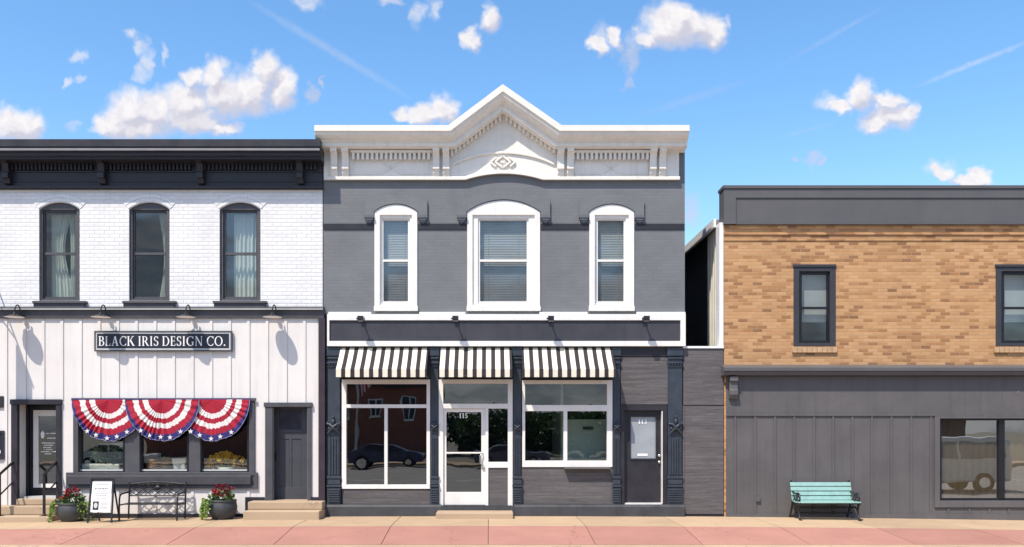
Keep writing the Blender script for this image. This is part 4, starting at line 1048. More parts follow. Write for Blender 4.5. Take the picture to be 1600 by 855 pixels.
# ================================================================== STEPS
def steps(label, boxes, base):
    m = MB()
    for (x0, x1, y0, y1, z0, z1) in boxes: m.box(x0, x1, y0, y1, z0, z1)
    o = m.build('stone_steps', M['stone'], None, base, bevel=.018); tag(o, label, 'steps'); return o
e = .003
steps('three worn tan stone steps with iron handrails below the recessed glass door', [
 (X(-60,-.75), X(77,-.75), -.75, -.038, -.3, .055), (X(-60,-.4), X(88,-.4), -.40, -.039, .055+e, .243), (X(27,-.05), X(87.5,-.05), -.1, .40, .243+e, .385)], (X(30), -.4, -.06))
steps('two tan stone steps below the dark panelled door', [
 (X(379.8,-.82), X(498.7,-.82), -.82, -.039, -.3, .174), (X(387,-.45), X(503.5,-.45), -.45, -.04, .174+e, .345)], (X(445), -.4, -.02))
steps('single low tan stone step below the white glazed entrance door', [
 (X(681,-.72), X(802,-.72), -.72, -.101, -.3, .128)], (X(742), -.4, 0))

# ================================================================== HANDRAILS
def rail(px, label):
    x = X(px, -.55); t = thing('handrail', (x, -.55, .06), label, 'handrail', 'handrails at the shop steps')
    y0, y1 = -.62, -.07
    MB().bar((x, y0, .055), (x, y0, .94), .045, .045).build('post', M['iron'], t)
    m = MB(); m.bar((x, y0-.03, .94), (x, y1, 1.20), .05, .03, up=(1,0,0)); m.build('top_rail', M['iron'], t)
    m = MB(); m.bar((x, y0, .50), (x, y1, .76), .03, .02, up=(1,0,0)); m.build('lower_rail', M['iron'], t)
    m = MB(); m.box(x-.07, x+.07, y0-.07, y0+.07, .055, .067); m.lathe([(.035, .067), (.035, .10), (.028, .10)], (x, y0, 0), 10); m.build('foot_plate', M['iron'], t)
rail(71.5, 'black iron handrail on the steps between the glass door and the flower planter')
rail(2, 'black iron handrail at the far left edge of the stone steps')

# ================================================================== SHOP SIGN
SGx = (X(147,-.09), X(362.5,-.09)); yS = -.10
SG = thing('shop_sign', ((SGx[0]+SGx[1])/2, -.06, Z(533, yS)), 'long dark navy shop sign with white serif capitals above the bunting', 'sign')
m = MB(); m.ring((147, 362.5, 517, 549), (149.3, 360.2, 519.3, 546.7), yS-.015, -.057); m.build('sign_frame', M['grey_dark'] if False else painted('sign_edge', (.06,.065,.075), .45, .1, 3, .1, 60), SG, bevel=.004)
m = MB(); m.ring((149.3, 360.2, 519.3, 546.7), (151.5, 358, 521.5, 544.5), yS-.006, -.058); m.build('border_line', M['silver'], SG)
m = MB(); m.pb(151.5, 358, 521.5, 544.5, yS, -.059); m.build('sign_face', M['sign_face'], SG)
letters('BLACK IRIS DESIGN CO.', X(154.3, yS), X(356.5, yS), Z(540.5, yS), Z(525.6, yS)-Z(540.5, yS), yS-.005, .004).build('sign_lettering', M['paper'], SG)

# ================================================================== GOOSENECK LAMPS
yl = -.375
def gooseneck(px, label):
    x = X(px, yl); z = Z(495.5, yl); zw = Z(487, -.15)
    t = thing('gooseneck_lamp', (x+.02, -.13, zw), label, 'lamp', 'gooseneck lamps over the white shopfront')
    m = MB(); m.lathe([(.0, .115), (.03, .115), (.034, .06), (.05, .052), (.11, .040), (.205, .0)], (x, yl, z), 28, 0); m.lathe([(.205, -.001), (.11, .036), (.04, .045), (0, .045)], (x, yl, z), 28, 1)
    m.build('lamp_shade', [M['iron'], M['white_metal']], t)
    pts = []
    for i in range(13):
        a = math.pi*i/12
        pts.append((x + .05*(1-math.cos(a))*.5, yl + (-.10-yl)*.0 + .07*(1-math.cos(a)), z+.115+.16*math.sin(a)))
    pts += [(x+.045, yl+.16, z+.06), (x+.03, -.26, z+.055), (x+.03, -.12, z+.05)]
    MB().tube(pts, .014, 8).build('gooseneck_arm', M['iron'], t)
    m = MB(); m.tube([(x+.03, -.155, z+.05), (x+.03, -.105, z+.05)], .045, 14); m.build('wall_mount', M['iron'], t)
for px, lab in ((23, 'black gooseneck lamp above the recessed left doorway'), (157.5, 'black gooseneck lamp above the left end of the long shop sign'), (290.5, 'black gooseneck lamp above the right half of the long shop sign'), (425.5, 'black gooseneck lamp above the panelled dark door')):
    gooseneck(px, lab)

# ================================================================== BUNTING
def bunting(cpx, y0, label):
    z0 = Z(624.5, y0); cx = X(cpx, y0); rx = 58/F*(CY+y0); rz = 64.5/F*(CY+y0)
    t = thing('bunting', (cx, y0, z0), label, 'bunting', 'pleated bunting fans across the shop window')
    side = [0, .22, .38, .53, .64, .80, .975, .985, 1]; down = [0, .18, .34, .46, .58, .70, .85, .86, 1]
    mats = [0, 0, 1, 0, 1, 0, 2, 2]
    N = 132; m = MB(); sub = 3
    def P(a, r, d=0):
        s = math.sin(a)
        pl = (abs(((a/math.pi*19 + .35*math.sin(a*5+cpx)) % 1) - .5)*2 - .5)
        pl2 = math.sin(a*7+cpx)*.4
        return (cx + rx*r*math.cos(a)*(1+.004*pl), y0 - .012 - .055*r*pl*(.35+.65*s)*(.75+.5*math.sin(a*3.1+cpx)) - .03*r*pl2 - d, z0 - rz*r*s*(1+.03*pl*r+.012*math.sin(a*9+cpx)))
    rad = lambda a, k: (side[k] + (down[k]-side[k])*math.sin(a))*(1 if k in (0, len(side)-1) else 1+.011*math.sin(a*41+k+cpx)+.013*math.sin(a*17+2*k))
    vs = []; rows = []
    for k in range(len(side)-1):
        for j in range(sub if k < 6 else 2): rows.append((k, j/(sub if k < 6 else 2)))
    rows.append((len(side)-2, 1.0))
    for k, f in rows:
        for i in range(N+1):
            a = math.pi*i/N; vs.append(P(a, rad(a,k)*(1-f)+rad(a,k+1)*f))
    w = N+1
    for ri in range(len(rows)-1):
        k = rows[ri][0]
        m.add([], [])
    base_f = [[(ri*w+i, ri*w+i+1, (ri+1)*w+i+1, (ri+1)*w+i) for i in range(N)] for ri in range(len(rows)-1)]
    o = len(m.v); m.v += vs
    for ri, fl in enumerate(base_f):
        for f in fl: m.f.append([o+q for q in f]); m.m.append(mats[rows[ri][0]]); m.sm.append(False)
    c = m.build('cloth', [M['red'], M['white_cloth'], M['blue']], t)
    md = c.modifiers.new('thick', 'SOLIDIFY'); md.thickness = .003
    m = MB(); pts = [P(math.pi*i/60, 1.0, .004) for i in range(61)]; m.tube(pts, .006, 5); m.build('piping', painted('blue_white_edge', (.30,.30,.42), .8, .1, 6, .1, 60), t)
    MB().tube([(cx-rx, y0, z0+.004), (cx+rx, y0, z0+.004)], .012, 6).build('header_cord', M['blue'], t)
    for a in (57, 76, 92, 111, 127):
        a = R(a); r = (rad(a, 7)+1)/2; c0 = P(a, r, .034); m = MB(); ln = []
        for q in range(10):
            an = R(90+36*q); rr = .060 if q % 2 == 0 else .026; ln.append((c0[0]+rr*math.cos(an), c0[2]+rr*math.sin(an)))
        m.ext(ln, c0[1], c0[1]+.004); m.build('star', M['white_cloth'], t)
bunting(170.5, -.12, 'red white and blue bunting fan, leftmost of the three on the shop window')
bunting(332.5, -.12, 'red white and blue bunting fan, rightmost of the three on the shop window')
bunting(253.5, -.165, 'red white and blue bunting fan overlapping its neighbours in the middle of the shop window')

# ================================================================== AWNINGS
def awning(w0, w1, start, label):
    """wall px extents; stripes from px start"""
    x0, x1 = X(w0), X(w1); pr = .64; zt = Z(543.5); zv = Z(577, -pr); zb = Z(589.3, -pr)
    t = thing('awning', ((x0+x1)/2, -.02, zt), label, 'awning', 'striped awnings over the grey shopfront')
    per = 14.08/70; wh = 7.7/70; xs = [(x0, None)]
    edges = []; x = X(start)
    if x > x0+.005: edges.append((x0, x, 1))
    while x < x1-.004:
        edges.append((x, min(x+wh, x1), 0)); 
        if x+wh < x1: edges.append((x+wh, min(x+per, x1), 1))
        x += per
    m = MB(); v = MB(); r = random.Random(int(w0))
    ns = 5
    for a, b, mi in edges:
        pts = []
        for i in range(ns+1):
            tt = i/ns; sag = -.018*math.sin(math.pi*tt)
            pts.append((-.012-(pr-.012)*tt, zt+(zv-zt)*tt+sag))
        vs = [(xx, y, z) for y, z in pts for xx in (a, b)]
        m.add(vs, [(2*i, 2*i+2, 2*i+3, 2*i+1) for i in range(ns)], mi)
        k = r.uniform(-.004, .004)
        v.add([(a,-pr,zv-.001),(b,-pr,zv-.001),(b,-pr+k,zb),(a,-pr+k,zb)], [(0,3,2,1)], mi)
    c = m.build('canopy', [M['stripe_cream'], M['stripe_dark']], t); md = c.modifiers.new('thick','SOLIDIFY'); md.thickness = .004; md.offset = -1
    c = v.build('valance', [M['stripe_cream'], M['stripe_dark']], t); md = c.modifiers.new('thick','SOLIDIFY'); md.thickness = .004; md.offset = -1
    for xx in (x0-.003, x1+.003):
        m = MB(); m.add([(xx,-.012,zt-.005),(xx,-pr,zv-.003),(xx,-pr,zb+.02),(xx,-.012,zb+.02)], [(0,1,2,3)]); c = m.build('side_panel', M['stripe_dark'], t); md = c.modifiers.new('thick','SOLIDIFY'); md.thickness = .004
    m = MB(); m.tube([(x0+.01, -pr+.015, zb+.03), (x1-.01, -pr+.015, zb+.03)], .012, 8)
    for xx in (x0+.012, x1-.012): m.tube([(xx, -.03, zb+.03), (xx, -pr+.015, zb+.03)], .012, 8)
    m.build('frame', M['silver'], t)
awning(532.5, 669.5, 532.6, 'black and cream striped awning over the leftmost shop window with transom')
awning(689, 799.2, 689.2, 'shorter black and cream striped awning over the white entrance door')
awning(815.5, 956, 818.3, 'black and cream striped awning right of the entrance door')

# ================================================================== SIGN BAND SPOTLIGHTS
for px, lab in ((563, 'small black spotlight on the dark sign band, leftmost of four'), (711.5, 'small black spotlight on the dark sign band above the left edge of the entrance awning'), (861, 'small black spotlight on the dark sign band above the right striped awning'), (1010.5, 'small black spotlight on the dark sign band above door 113')):
    yf = -.42; x = X(px, yf); z = Z(498, yf)
    t = thing('spotlight', (x, -.13, z), lab, 'spotlight', 'spotlights on the dark sign band')
    m = MB(); m.box(x-.065, x+.065, yf-.03, yf+.09, z-.045, z+.06); 
    for i in range(4): m.box(x-.055+i*.033, x-.044+i*.033, yf+.09, yf+.11, z-.03, z+.05)
    m.build('lamp_housing', M['iron'], t, bevel=.006)
    m = MB(); m.box(x-.053, x+.053, yf-.02, yf+.075, z-.05, z-.046); m.build('lens', M['lamp_clear'], t)
    MB().tube([(x+.0, yf+.10, z+.01), (x, -.125, z+.01)], .016, 8).build('arm', M['iron'], t)
    m = MB(); m.box(x-.05, x+.05, -.135, -.121, z-.04, z+.06); m.build('wall_plate', M['iron'], t); 
    m = MB(); m.box(x-.095, x-.066, yf+.02, yf+.05, z-.01, z+.02); m.build('knob', M['iron'], t)

# ================================================================== PLANTERS
def foliage_ball(m, c, rad, n, l, w, mats, up=.4):
    for i in range(n):
        d = Vector((rnd.gauss(0,1), rnd.gauss(0,1), rnd.gauss(0,1))).normalized()
        p = Vector(c) + Vector((d.x*rad[0], d.y*rad[1], d.z*rad[2]))*rnd.uniform(.35, 1)
        m.leaf(p, d + Vector((0,0,rnd.uniform(-.3, up))), l*rnd.uniform(.6,1.3), w*rnd.uniform(.7,1.2), rnd.choice(mats))
def flower(m, c, r, mi):
    for k in range(rnd.randint(7, 10)):
        d = Vector((rnd.gauss(0,1), rnd.gauss(0,1)-.4, rnd.gauss(0,1)+.5)).normalized()
        m.leaf(Vector(c)+d*r*.1, d, r, r*.9, mi)
def planter(px, yc, rad, h, label, trail, seed):
    rnd.seed(seed)
    x = X(px, yc); zg = gz(x, yc)
    t = thing('flower_planter', (x, yc, zg), label, 'planter')
    m = MB(); m.lathe([(0, .0), (rad*.66, 0), (rad*.74, .02), (rad*.93, h*.28), (rad*1.03, h*.52), (rad*1.03, h*.68), (rad*.95, h*.86), (rad*.93, h*.9), (rad*1.0, h*.94), (rad*1.0, h), (rad*.9, h), (rad*.87, h*.85)], (x, yc, zg), 32)
    P = m.build('pot', M['pot'], t)
    m = MB(); m.lathe([(0, h*.86), (rad*.92, h*.86)], (x, yc, zg), 24); m.build('soil', M['soil'], P)
    m = MB(); foliage_ball(m, (x, yc, zg+h+.05), (rad*.9, rad*.85, .12), 260, .085, .06, [0,0,1,2])
    for k in range(40):
        a = rnd.uniform(0, 6.28); q = Vector((x+rad*.6*math.cos(a), yc+rad*.6*math.sin(a), zg+h)); m.tube([q, q+Vector((rnd.uniform(-.05,.05), rnd.uniform(-.05,.05), rnd.uniform(.10,.24)))], .004, 4, 1)
    for (ang, n, ln) in trail:
        for k in range(n):
            a = R(ang+rnd.uniform(-28, 28)); q = Vector((x+rad*1.02*math.cos(a), yc+rad*1.02*math.sin(a), zg+h+.02)); L = ln*rnd.uniform(.4, 1.05)
            out = Vector((math.cos(a), math.sin(a), 0)); s0 = 0
            while s0 < L:
                p = q + out*(.05+.07*math.sin(s0*2.6)) + Vector((rnd.uniform(-.03,.03), rnd.uniform(-.03,.03), -s0))
                if p.z < zg+.015: p.z = zg+.02; 
                m.leaf(p, out+Vector((rnd.uniform(-.8,.8), rnd.uniform(-.8,.2), rnd.uniform(-.8,.4))), .075, .06, rnd.choice([3,3,0])); s0 += .045
    m.build('foliage', [M['leaf'], M['leaf_dark'], M['leaf'], M['leaf_lime']], t)
    m = MB()
    for k in range(26):
        a = rnd.uniform(0, 6.28); rr = rad*rnd.uniform(.1, .85); hz = h+.12+.17*(1-rr/rad)+rnd.uniform(-.08,.07)
        flower(m, (x+rr*math.cos(a), yc+rr*math.sin(a)-.02, zg+hz), rnd.uniform(.035,.062), rnd.choice([0,0,1]))
    m.build('blossom', [M['petal_red'], M['petal_orange']], t)
planter(113, -.62, .30, .40, 'round dark grey planter with red flowers beside the left steps', [(200, 13, .42), (-20, 15, .42)], 3)
planter(348, -.50, .30, .42, 'round dark grey planter with lime vine trailing down one side, by the two tan steps', [(215, 24, .46)], 11)

# ================================================================== A-FRAME SIGN
yA = -.95; xA = X(160, yA)
AF = thing('sandwich_board', (xA, yA, gz(xA, yA)), 'black framed sandwich board with white printed notice and small portrait', 'sign')
zb0 = gz(xA, yA); ht = .93; hw = .235
def lean(x, h, d=0): return (xA+x, yA-.14+.16*h/ht-d, zb0+h)
m = MB()
for sx, spread in ((-1, .015), (1, .015)): m.bar(lean(sx*(hw+spread), 0), lean(sx*hw, ht), .03, .03)
m.bar(lean(-hw, ht-.015), lean(hw, ht-.015), .04, .03, up=(0,1,0)); m.bar(lean(-hw, .20), lean(hw, .20), .02, .02, up=(0,1,0))
m.build('front_frame', M['iron'], AF)
for sx in (-1, 1):
    m = MB(); m.bar((xA+sx*(hw-.02)+.04, yA+.27, zb0), lean(sx*(hw-.02), ht), .028, .028); m.build('rear_leg', M['iron'], AF)
m = MB(); a0, a1 = .225, .865
for (xa, xb, h0, h1) in ((-hw+.03, hw-.03, a0, a1),):
    vs = [lean(xa, h0, .012), lean(xb, h0, .012), lean(xb, h1, .012), lean(xa, h1, .012), lean(xa, h0, 0), lean(xb, h0, 0), lean(xb, h1, 0), lean(xa, h1, 0)]
    m.add(vs, [(0,1,2,3), (7,6,5,4), (0,4,5,1), (1,5,6,2), (2,6,7,3), (3,7,4,0)])
B = m.build('notice_board', M['paper'], AF)
def scrib2(m, xa, xb, h, hh, seed, fill=1.0):
    r = random.Random(seed); x = xa
    while x < xb:
        w = r.uniform(.7, 2.2)*hh
        if r.random() < fill: m.add([lean(x, h, .0135), lean(min(x+w, xb), h, .0135), lean(min(x+w, xb), h+hh, .0135), lean(x, h+hh, .0135)], [(0,1,2,3)])
        x += w+hh*.45
m = MB()
for i, (h, a, hh) in enumerate(((.80, .12, .016), (.765, .10, .012), (.70, .15, .026), (.64, .13, .016), (.60, .14, .016), (.56, .12, .016), (.50, .10, .012))): scrib2(m, -a, a, h, hh, 40+i); m.cut()
for i in range(6): scrib2(m, -.01, .15, .43-i*.028, .012, 60+i); m.cut()
m.each('printed_lettering', M['ink'], B)
m = MB(); q = lambda xa, xb, ha, hb, d: [lean(xa,ha,d), lean(xb,ha,d), lean(xb,hb,d), lean(xa,hb,d)]
m.add(q(-.165, -.04, .27, .45, .0138), [(0,1,2,3)], 0); 
ov = [lean(-.103+.04*math.cos(R(30*i)), .365+.06*math.sin(R(30*i)), .0145) for i in range(12)]; m.add(ov, [tuple(range(12))], 1)
m.build('portrait', [M['iron'], M['silver']], B)

# ================================================================== IRON BENCH (lattice back)
xl_, xr_ = -7.94, -6.70; yb_, yf_ = -.27, -.80
IB = thing('iron_bench', ((xl_+xr_)/2, -.5, gz(-7.3, -.5)), 'black iron garden bench with lattice back against the white boards', 'bench')
zg = gz(-7.3, -.5); zs = .315; ztp = .75; zlo = .47
for sx, x in ((1, xl_), (-1, xr_)):
    m = MB(); m.tube([(x, yb_-.03, zg), (x, yb_, zs), (x, yb_+.04, ztp+.01)], .02, 8); m.build('rear_leg', M['iron'], IB)
    m = MB(); m.tube([(x, yf_, zg), (x, yf_+.01, zs), (x, yf_+.02, .43), (x, yf_+.05, .50), (x, yf_+.12, .535), (x, yb_-.05, .55), (x, yb_+.02, .555)], .019, 8); m.build('front_leg', M['iron'], IB)
    m = MB(); m.tube([(x, yf_, zs-.015), (x, yb_, zs-.015)], .014, 6); m.build('side_rail', M['iron'], IB)
m = MB()
for i in range(9):
    y = yf_+.02 + i*.06; m.box(xl_+.01, xr_-.01, y, y+.035, zs-.006, zs+.006)
m.build('seat', M['iron'], IB)
m = MB(); L_ = xr_-xl_
yt_ = lambda z: yb_ + .04*(z-zs)/(ztp-zs)
m.tube([(xl_+L_*i/12, yt_(ztp), ztp-.03+.045*math.sin(math.pi*i/12)) for i in range(13)], .016, 8)
m.tube([(xl_, yt_(zlo), zlo), (xr_, yt_(zlo), zlo)], .014, 8)
m.build('back_frame', M['iron'], IB)
m = MB()
n = 6; st = L_/n
for i in range(-1, n+1):
    for sg in (1, -1):
        a = xl_+st*(i+.5)-sg*st*.9; b = xl_+st*(i+.5)+sg*st*.9; pa, pb_ = (a, zlo), (b, ztp-.0)
        def clip(p, q):
            out = []
            for (u, w) in (p, q):
                if u < xl_: w = p[1]+(q[1]-p[1])*(xl_-p[0])/(q[0]-p[0]); u = xl_
                if u > xr_: w = p[1]+(q[1]-p[1])*(xr_-p[0])/(q[0]-p[0]); u = xr_
                out.append((u, w))
            return out
        if max(a, b) < xl_+.02 or min(a, b) > xr_-.02: continue
        (u0, w0), (u1, w1) = clip(pa, pb_)
        m.tube([(u0, yt_(w0), w0), (u1, yt_(w1), w1)], .0085, 6)
for cx in (xl_+.19, xr_-.19):
    m.tube([(cx+.17*math.cos(R(a)), yt_(.6)-.005, .61+.12*math.sin(R(a))) for a in range(0, 361, 20)], .008, 6, cap=False)
m.ball(((xl_+xr_)/2, yt_(.6)-.01, .635), (.075, .02, .055), 10)
m.build('lattice', M['iron'], IB)

# ================================================================== TEAL BENCH
x0_, x1_ = 6.66, 8.00; TBx = (x0_+x1_)/2
zg = gz(TBx, -.4)
TB = thing('park_bench', (TBx, -.4, zg), 'teal slatted park bench with black cast iron ends against the grey boards', 'bench')
def slat(a, b, w, th, name):
    """a,b = (y,z) centre and tilt"""
    m = MB(); m.bar((x0_-.0, a[0], a[1]), (x1_+.0, a[0], a[1]), w, th, up=b); return m.build(name, M['teal'], TB, bevel=.006)
# back slats lean back; seat slats flat
bk0 = Vector((0, -.26, .40)); bk1 = Vector((0, -.13, .80)); bd = (bk1-bk0).normalized(); bn = Vector((0, -bd.z, bd.y))
for i in range(4):
    p = bk0 + (bk1-bk0)*((i+.5)/4); slat((p.y, p.z+zg), bn, .088, .022, 'back_slat')
for i in range(6):
    y = -.69+i*.075; z = .395 - .02*math.sin(math.pi*i/5.0)*.9 + (.0 if i else -.006); slat((y, z+zg), (0, -.04 if i else -.25, 1), .062, .022, 'seat_slat')
for sx, x in ((-1, x0_+.03), (1, x1_-.03)):
    m = MB(); V = lambda y, z: (x, y, zg+z)
    m.tube([V(-.02, 0.0), V(-.09, .10), V(-.17, .25), V(-.235, .38), V(-.23, .46), V(-.17, .62), V(-.105, .835)], [.022,.02,.024,.03,.026,.022,.02], 8)
    m.tube([V(-.72, 0.0), V(-.66, .06), V(-.60, .20), V(-.63, .31), V(-.70, .375)], [.03,.022,.026,.03,.022], 8)
    m.tube([V(-.73, .36), V(-.55, .36), V(-.40, .345), V(-.24, .365)], .022, 8)
    m.tube([V(-.60, .20), V(-.46, .28), V(-.30, .24), V(-.17, .25)], .017, 8)
    m.tube([V(-.66, .385), V(-.68, .47), V(-.64, .55), V(-.56, .575), V(-.44, .56), V(-.30, .575), V(-.19, .60)], [.018,.02,.024,.026,.022,.018,.018], 8)
    m.tube([V(-.56+.045*math.cos(R(a)), .53+.045*math.sin(R(a))) for a in range(-60, 250, 30)], .014, 7)
    m.tube([V(-.42+.06*math.cos(R(a)), .465+.06*math.sin(R(a))) for a in range(0, 361, 30)], .012, 7, cap=False)
    m.tube([V(-.62, .40), V(-.52, .47), V(-.48, .53)], .013, 7); m.tube([V(-.36, .47), V(-.28, .42)], .013, 7)
    m.box(x-.03, x+.03, -.77, -.69, zg, zg+.02); m.box(x-.03, x+.03, -.06, .0, zg, zg+.02)
    m.build('bench_end', M['iron'], TB)
for y, z in ((-.30, .25), (-.33, .14)):
    m = MB(); m.tube([(x0_+.03, y, zg+z), (x1_-.03, y, zg+z)], .016, 8)
    for t_ in (.33, .66): m.ball((x0_+(x1_-x0_)*t_, y, zg+z), (.05, .03, .032), 10)
    m.build('stretcher', M['iron'], TB)

# ================================================================== WALL PLAQUES, BLADE SIGN
PQ = thing('wall_plaque', (X(-14), -.06, Z(628)), 'small black wall plaque cut off at the far left edge beside the recessed door', 'sign')
m = MB(); m.pb(-36, 4.5, 619, 637, -.075, -.036); m.build('board', M['black_trim'], PQ, bevel=.004)
PF = thing('notice_frame', (X(-14), -.06, Z(695)), 'black framed notice under the small black plaque at the far left edge', 'sign')
m = MB(); m.ring((-38, 6, 673, 718), (-34, 3, 677, 714), -.085, -.036); m.build('frame', M['black_trim'], PF, bevel=.004)
m = MB(); m.pb(-34, 3, 677, 714, -.06, -.037); m.build('panel', M['sign_face'], PF)
m = MB(); a = X(1.0, -.07); m.add([(a-.05+.045*math.cos(R(i*24)), -.0625, Z(706)+.055*math.sin(R(i*24))) for i in range(15)], [tuple(range(15))]); m.build('emblem', M['paper'], PF)
BS = thing('blade_sign', (X(-3), -.04, Z(480)), 'black projecting blade sign on a wall bracket left of the recessed door', 'sign')
x = X(-3)
MB().box(x-.025, x+.025, -1.12, -.66, 3.62, 5.0).build('board', M['black_trim'], BS, bevel=.006)
m = MB(); m.tube([(x, -.02, 5.06), (x, -1.2, 5.06)], .018, 8); m.tube([(x, -.02, 4.5), (x, -.62, 5.05)], .014, 8); m.build('bracket', M['iron'], BS)
# ================================================================== SHOP WINDOW DISPLAYS
zs_ = Z(742)
def disp(px, y): return X(px, y)
# sage plant; white trough added in place of a white car's reflection
rnd.seed(21)
y = .30; x = disp(160, y)
t = thing('display_plant', (x, y, zs_), 'bushy sage green plant in an added long white trough behind the shop window glass', 'plant')
m = MB(); m.prx([(y-.13, zs_), (y+.13, zs_), (y+.16, zs_+.24), (y-.16, zs_+.24)], x-.48, x+.45); m.build('trough', M['white_pot'], t, bevel=.03)
m = MB(); foliage_ball(m, (x+.08, y, zs_+.46), (.36, .13, .22), 420, .09, .045, [0, 0, 1]); m.build('foliage', [M['leaf_grey'], M['leaf']], t)
# wicker baskets
for px, y, r_, h_, lab in ((239, .29, .15, .34, 'brown wicker basket of dried stems behind the middle pane of the shop window'), (257, .46, .12, .27, 'small brown wicker basket between the larger basket and the white square pot')):
    x = disp(px, y); t = thing('wicker_basket', (x, y, zs_), lab, 'basket')
    m = MB(); m.lathe([(0, 0), (r_*.8, 0), (r_*1.02, h_*.5), (r_, h_), (r_*.9, h_), (r_*.88, h_*.6)], (x, y, zs_), 20)
    for i in range(7): m.lathe([(r_*(.86+.03*i), h_*(.1+.13*i)), (r_*(.92+.025*i)+.01, h_*(.14+.13*i)), (r_*(.86+.03*i), h_*(.18+.13*i))], (x, y, zs_), 20)
    m.build('basket_body', M['wicker'], t)
    m = MB()
    for i in range(60):
        a = rnd.uniform(0, 6.28); b = Vector((x, y, zs_+h_*.8)); m.tube([b, b+Vector((math.cos(a)*.12, math.sin(a)*.06, rnd.uniform(.08, .2)))], .004, 4)
    m.build('dried_stems', M['wicker'], t)
y = .26; x = disp(283, y); t = thing('square_pot', (x, y, zs_), 'pale green white square pot behind the middle pane of the shop window', 'pot')
m = MB(); a, b, h_ = .115, .155, .36
vs = [(x+sx*w, y+sy*w, zs_+z) for z, w in ((0, a), (h_, b), (h_, b-.02), (h_-.06, b-.025)) for sx, sy in ((-1,-1),(1,-1),(1,1),(-1,1))]
m.add(vs, [(3,2,1,0)] + [(k*4+i, k*4+(i+1)%4, k*4+4+(i+1)%4, k*4+4+i) for k in range(3) for i in range(4)]); m.build('pot_body', M['white_pot'], t)
m = MB(); m.box(x-.12, x+.12, y-.12, y+.12, zs_+h_-.07, zs_+h_-.05); m.build('soil', M['soil'], t)
y = .27; x = disp(354, y); t = thing('flower_arrangement', (x, y, zs_), 'yellow flower arrangement with orange leaves behind the shop window pane nearest the dark door', 'plant')
m = MB(); m.lathe([(0, 0), (.10, 0), (.14, .05), (.20, .16), (.18, .16), (.1, .05)], (x, y, zs_), 20); m.build('bowl', M['white_pot'], t)
m = MB(); foliage_ball(m, (x, y, zs_+.24), (.34, .14, .12), 200, .09, .03, [0, 0, 1]); m.build('foliage', [M['leaf'], M['leaf_lime']], t)
m = MB()
for k in range(70):
    d = rnd.gauss(0, .2); d = max(-.38, min(.38, d)); flower(m, (x+d, y-.1+rnd.uniform(-.08,.08), zs_+.40-.35*abs(d)+rnd.uniform(-.1,.12)), .055, 0)
m.build('blossom', M['petal_yellow'], t)
m = MB()
for k in range(40): m.leaf((x+rnd.choice([-1,1,1])*rnd.uniform(.26,.42), y-.05, zs_+rnd.uniform(.02,.22)), (rnd.uniform(-1,1), -.4, rnd.uniform(-.6,1)), .12, .06, 0)
m.build('autumn_leaves', leafy('orange_leaf', (.55,.20,.04), (.40,.12,.03)), t)
# counter in the grey shop
y = 1.6; x = X(850, y); t = thing('shop_counter', (x, y, .1), 'dim counter with jars inside the right shop window of the grey building', 'counter')
m = MB(); m.box(x-.55, x+.45, y, y+.5, .1, .95); m.build('counter_body', M['plinth'], t)
for i, dx in enumerate((-.35, -.1, .22)):
    m = MB(); m.lathe([(0, 0), (.06, 0), (.065, .16+.03*i), (.04, .2+.03*i), (.045, .24+.03*i)], (x+dx, y+.15, .95), 14); m.build('jar', M['white_pot'], t)

# ================================================================== ACROSS THE STREET (seen in the glass)
def car(name, x, y, mat, label, cat, van=False, flip=1):
    z0 = -.29; L = 5.0 if van else 4.4; W = 1.85 if van else 1.76
    t = thing(name, (x, y, z0), label, cat)
    if van: prof = [(-2.45,.35),(2.3,.35),(2.48,.5),(2.5,.85),(2.42,1.02),(1.72,1.16),(1.05,1.86),(.8,1.95),(-2.2,1.98),(-2.42,1.85),(-2.5,.9)]
    else: prof = [(-2.15,.33),(2.1,.33),(2.2,.5),(2.16,.75),(1.9,.84),(1.15,.93),(.45,1.38),(.2,1.43),(-.75,1.43),(-1.0,1.36),(-1.6,1.0),(-2.12,.95),(-2.2,.6)]
    pr = [(x+flip*a, z0+b) for a, b in prof]
    if flip < 0: pr = pr[::-1]
    wx = (1.5, -1.45) if van else (1.35, -1.3)
    MB().ext(pr, y-W/2, y+W/2).build('body', mat, t, bevel=.07)
    wl = [[(.95,1.2),(1.55,1.2),(1.05,1.72),(.95,1.75)], [(.85,1.2),(.85,1.76),(-.5,1.78),(-.5,1.2)], [(-.6,1.2),(-.6,1.78),(-2.1,1.78),(-2.25,1.2)]] if van else [[(.95,.97),(.42,1.33),(-.1,1.36),(-.1,.97)], [(-.18,.97),(-.18,1.36),(-.75,1.36),(-.98,1.3),(-1.3,1.0)]]
    for s in (-1, 1):
        for w_ in wl:
            q = [(x+flip*a, z0+b) for a, b in w_]
            yy = y+s*(W/2+.004); MB().ext(q, min(yy, y+s*(W/2-.02)), max(yy, y+s*(W/2-.02))).build('side_window', M['van_glass' if van else 'sign_face'], t)
        for w_ in wx:
            m = MB(); c = (x+flip*w_, y+s*(W/2-.08)); r_ = .33
            m.tube([(c[0], c[1]-.11, z0+r_), (c[0], c[1]+.11, z0+r_)], r_, 22, smooth=False); Wt = m.build('wheel', M['rubber'], t)
            m = MB(); m.tube([(c[0], c[1]+s*.10, z0+r_), (c[0], c[1]+s*.125, z0+r_)], .20, 16, smooth=False); m.build('rim', M['chrome'], Wt)
        m = MB(); hx = x+flip*(2.44 if van else 2.14); m.box(hx-.06, hx+.06, y+s*.62-.16, y+s*.62+.16, z0+.66, z0+.82); m.build('headlight', M['lamp_clear'], t)
        m = MB(); hx = x-flip*(2.47 if van else 2.15); m.box(hx-.05, hx+.05, y+s*.68-.12, y+s*.68+.12, z0+.72, z0+.9); m.build('tail_lamp', M['lamp_red'], t)
    return t
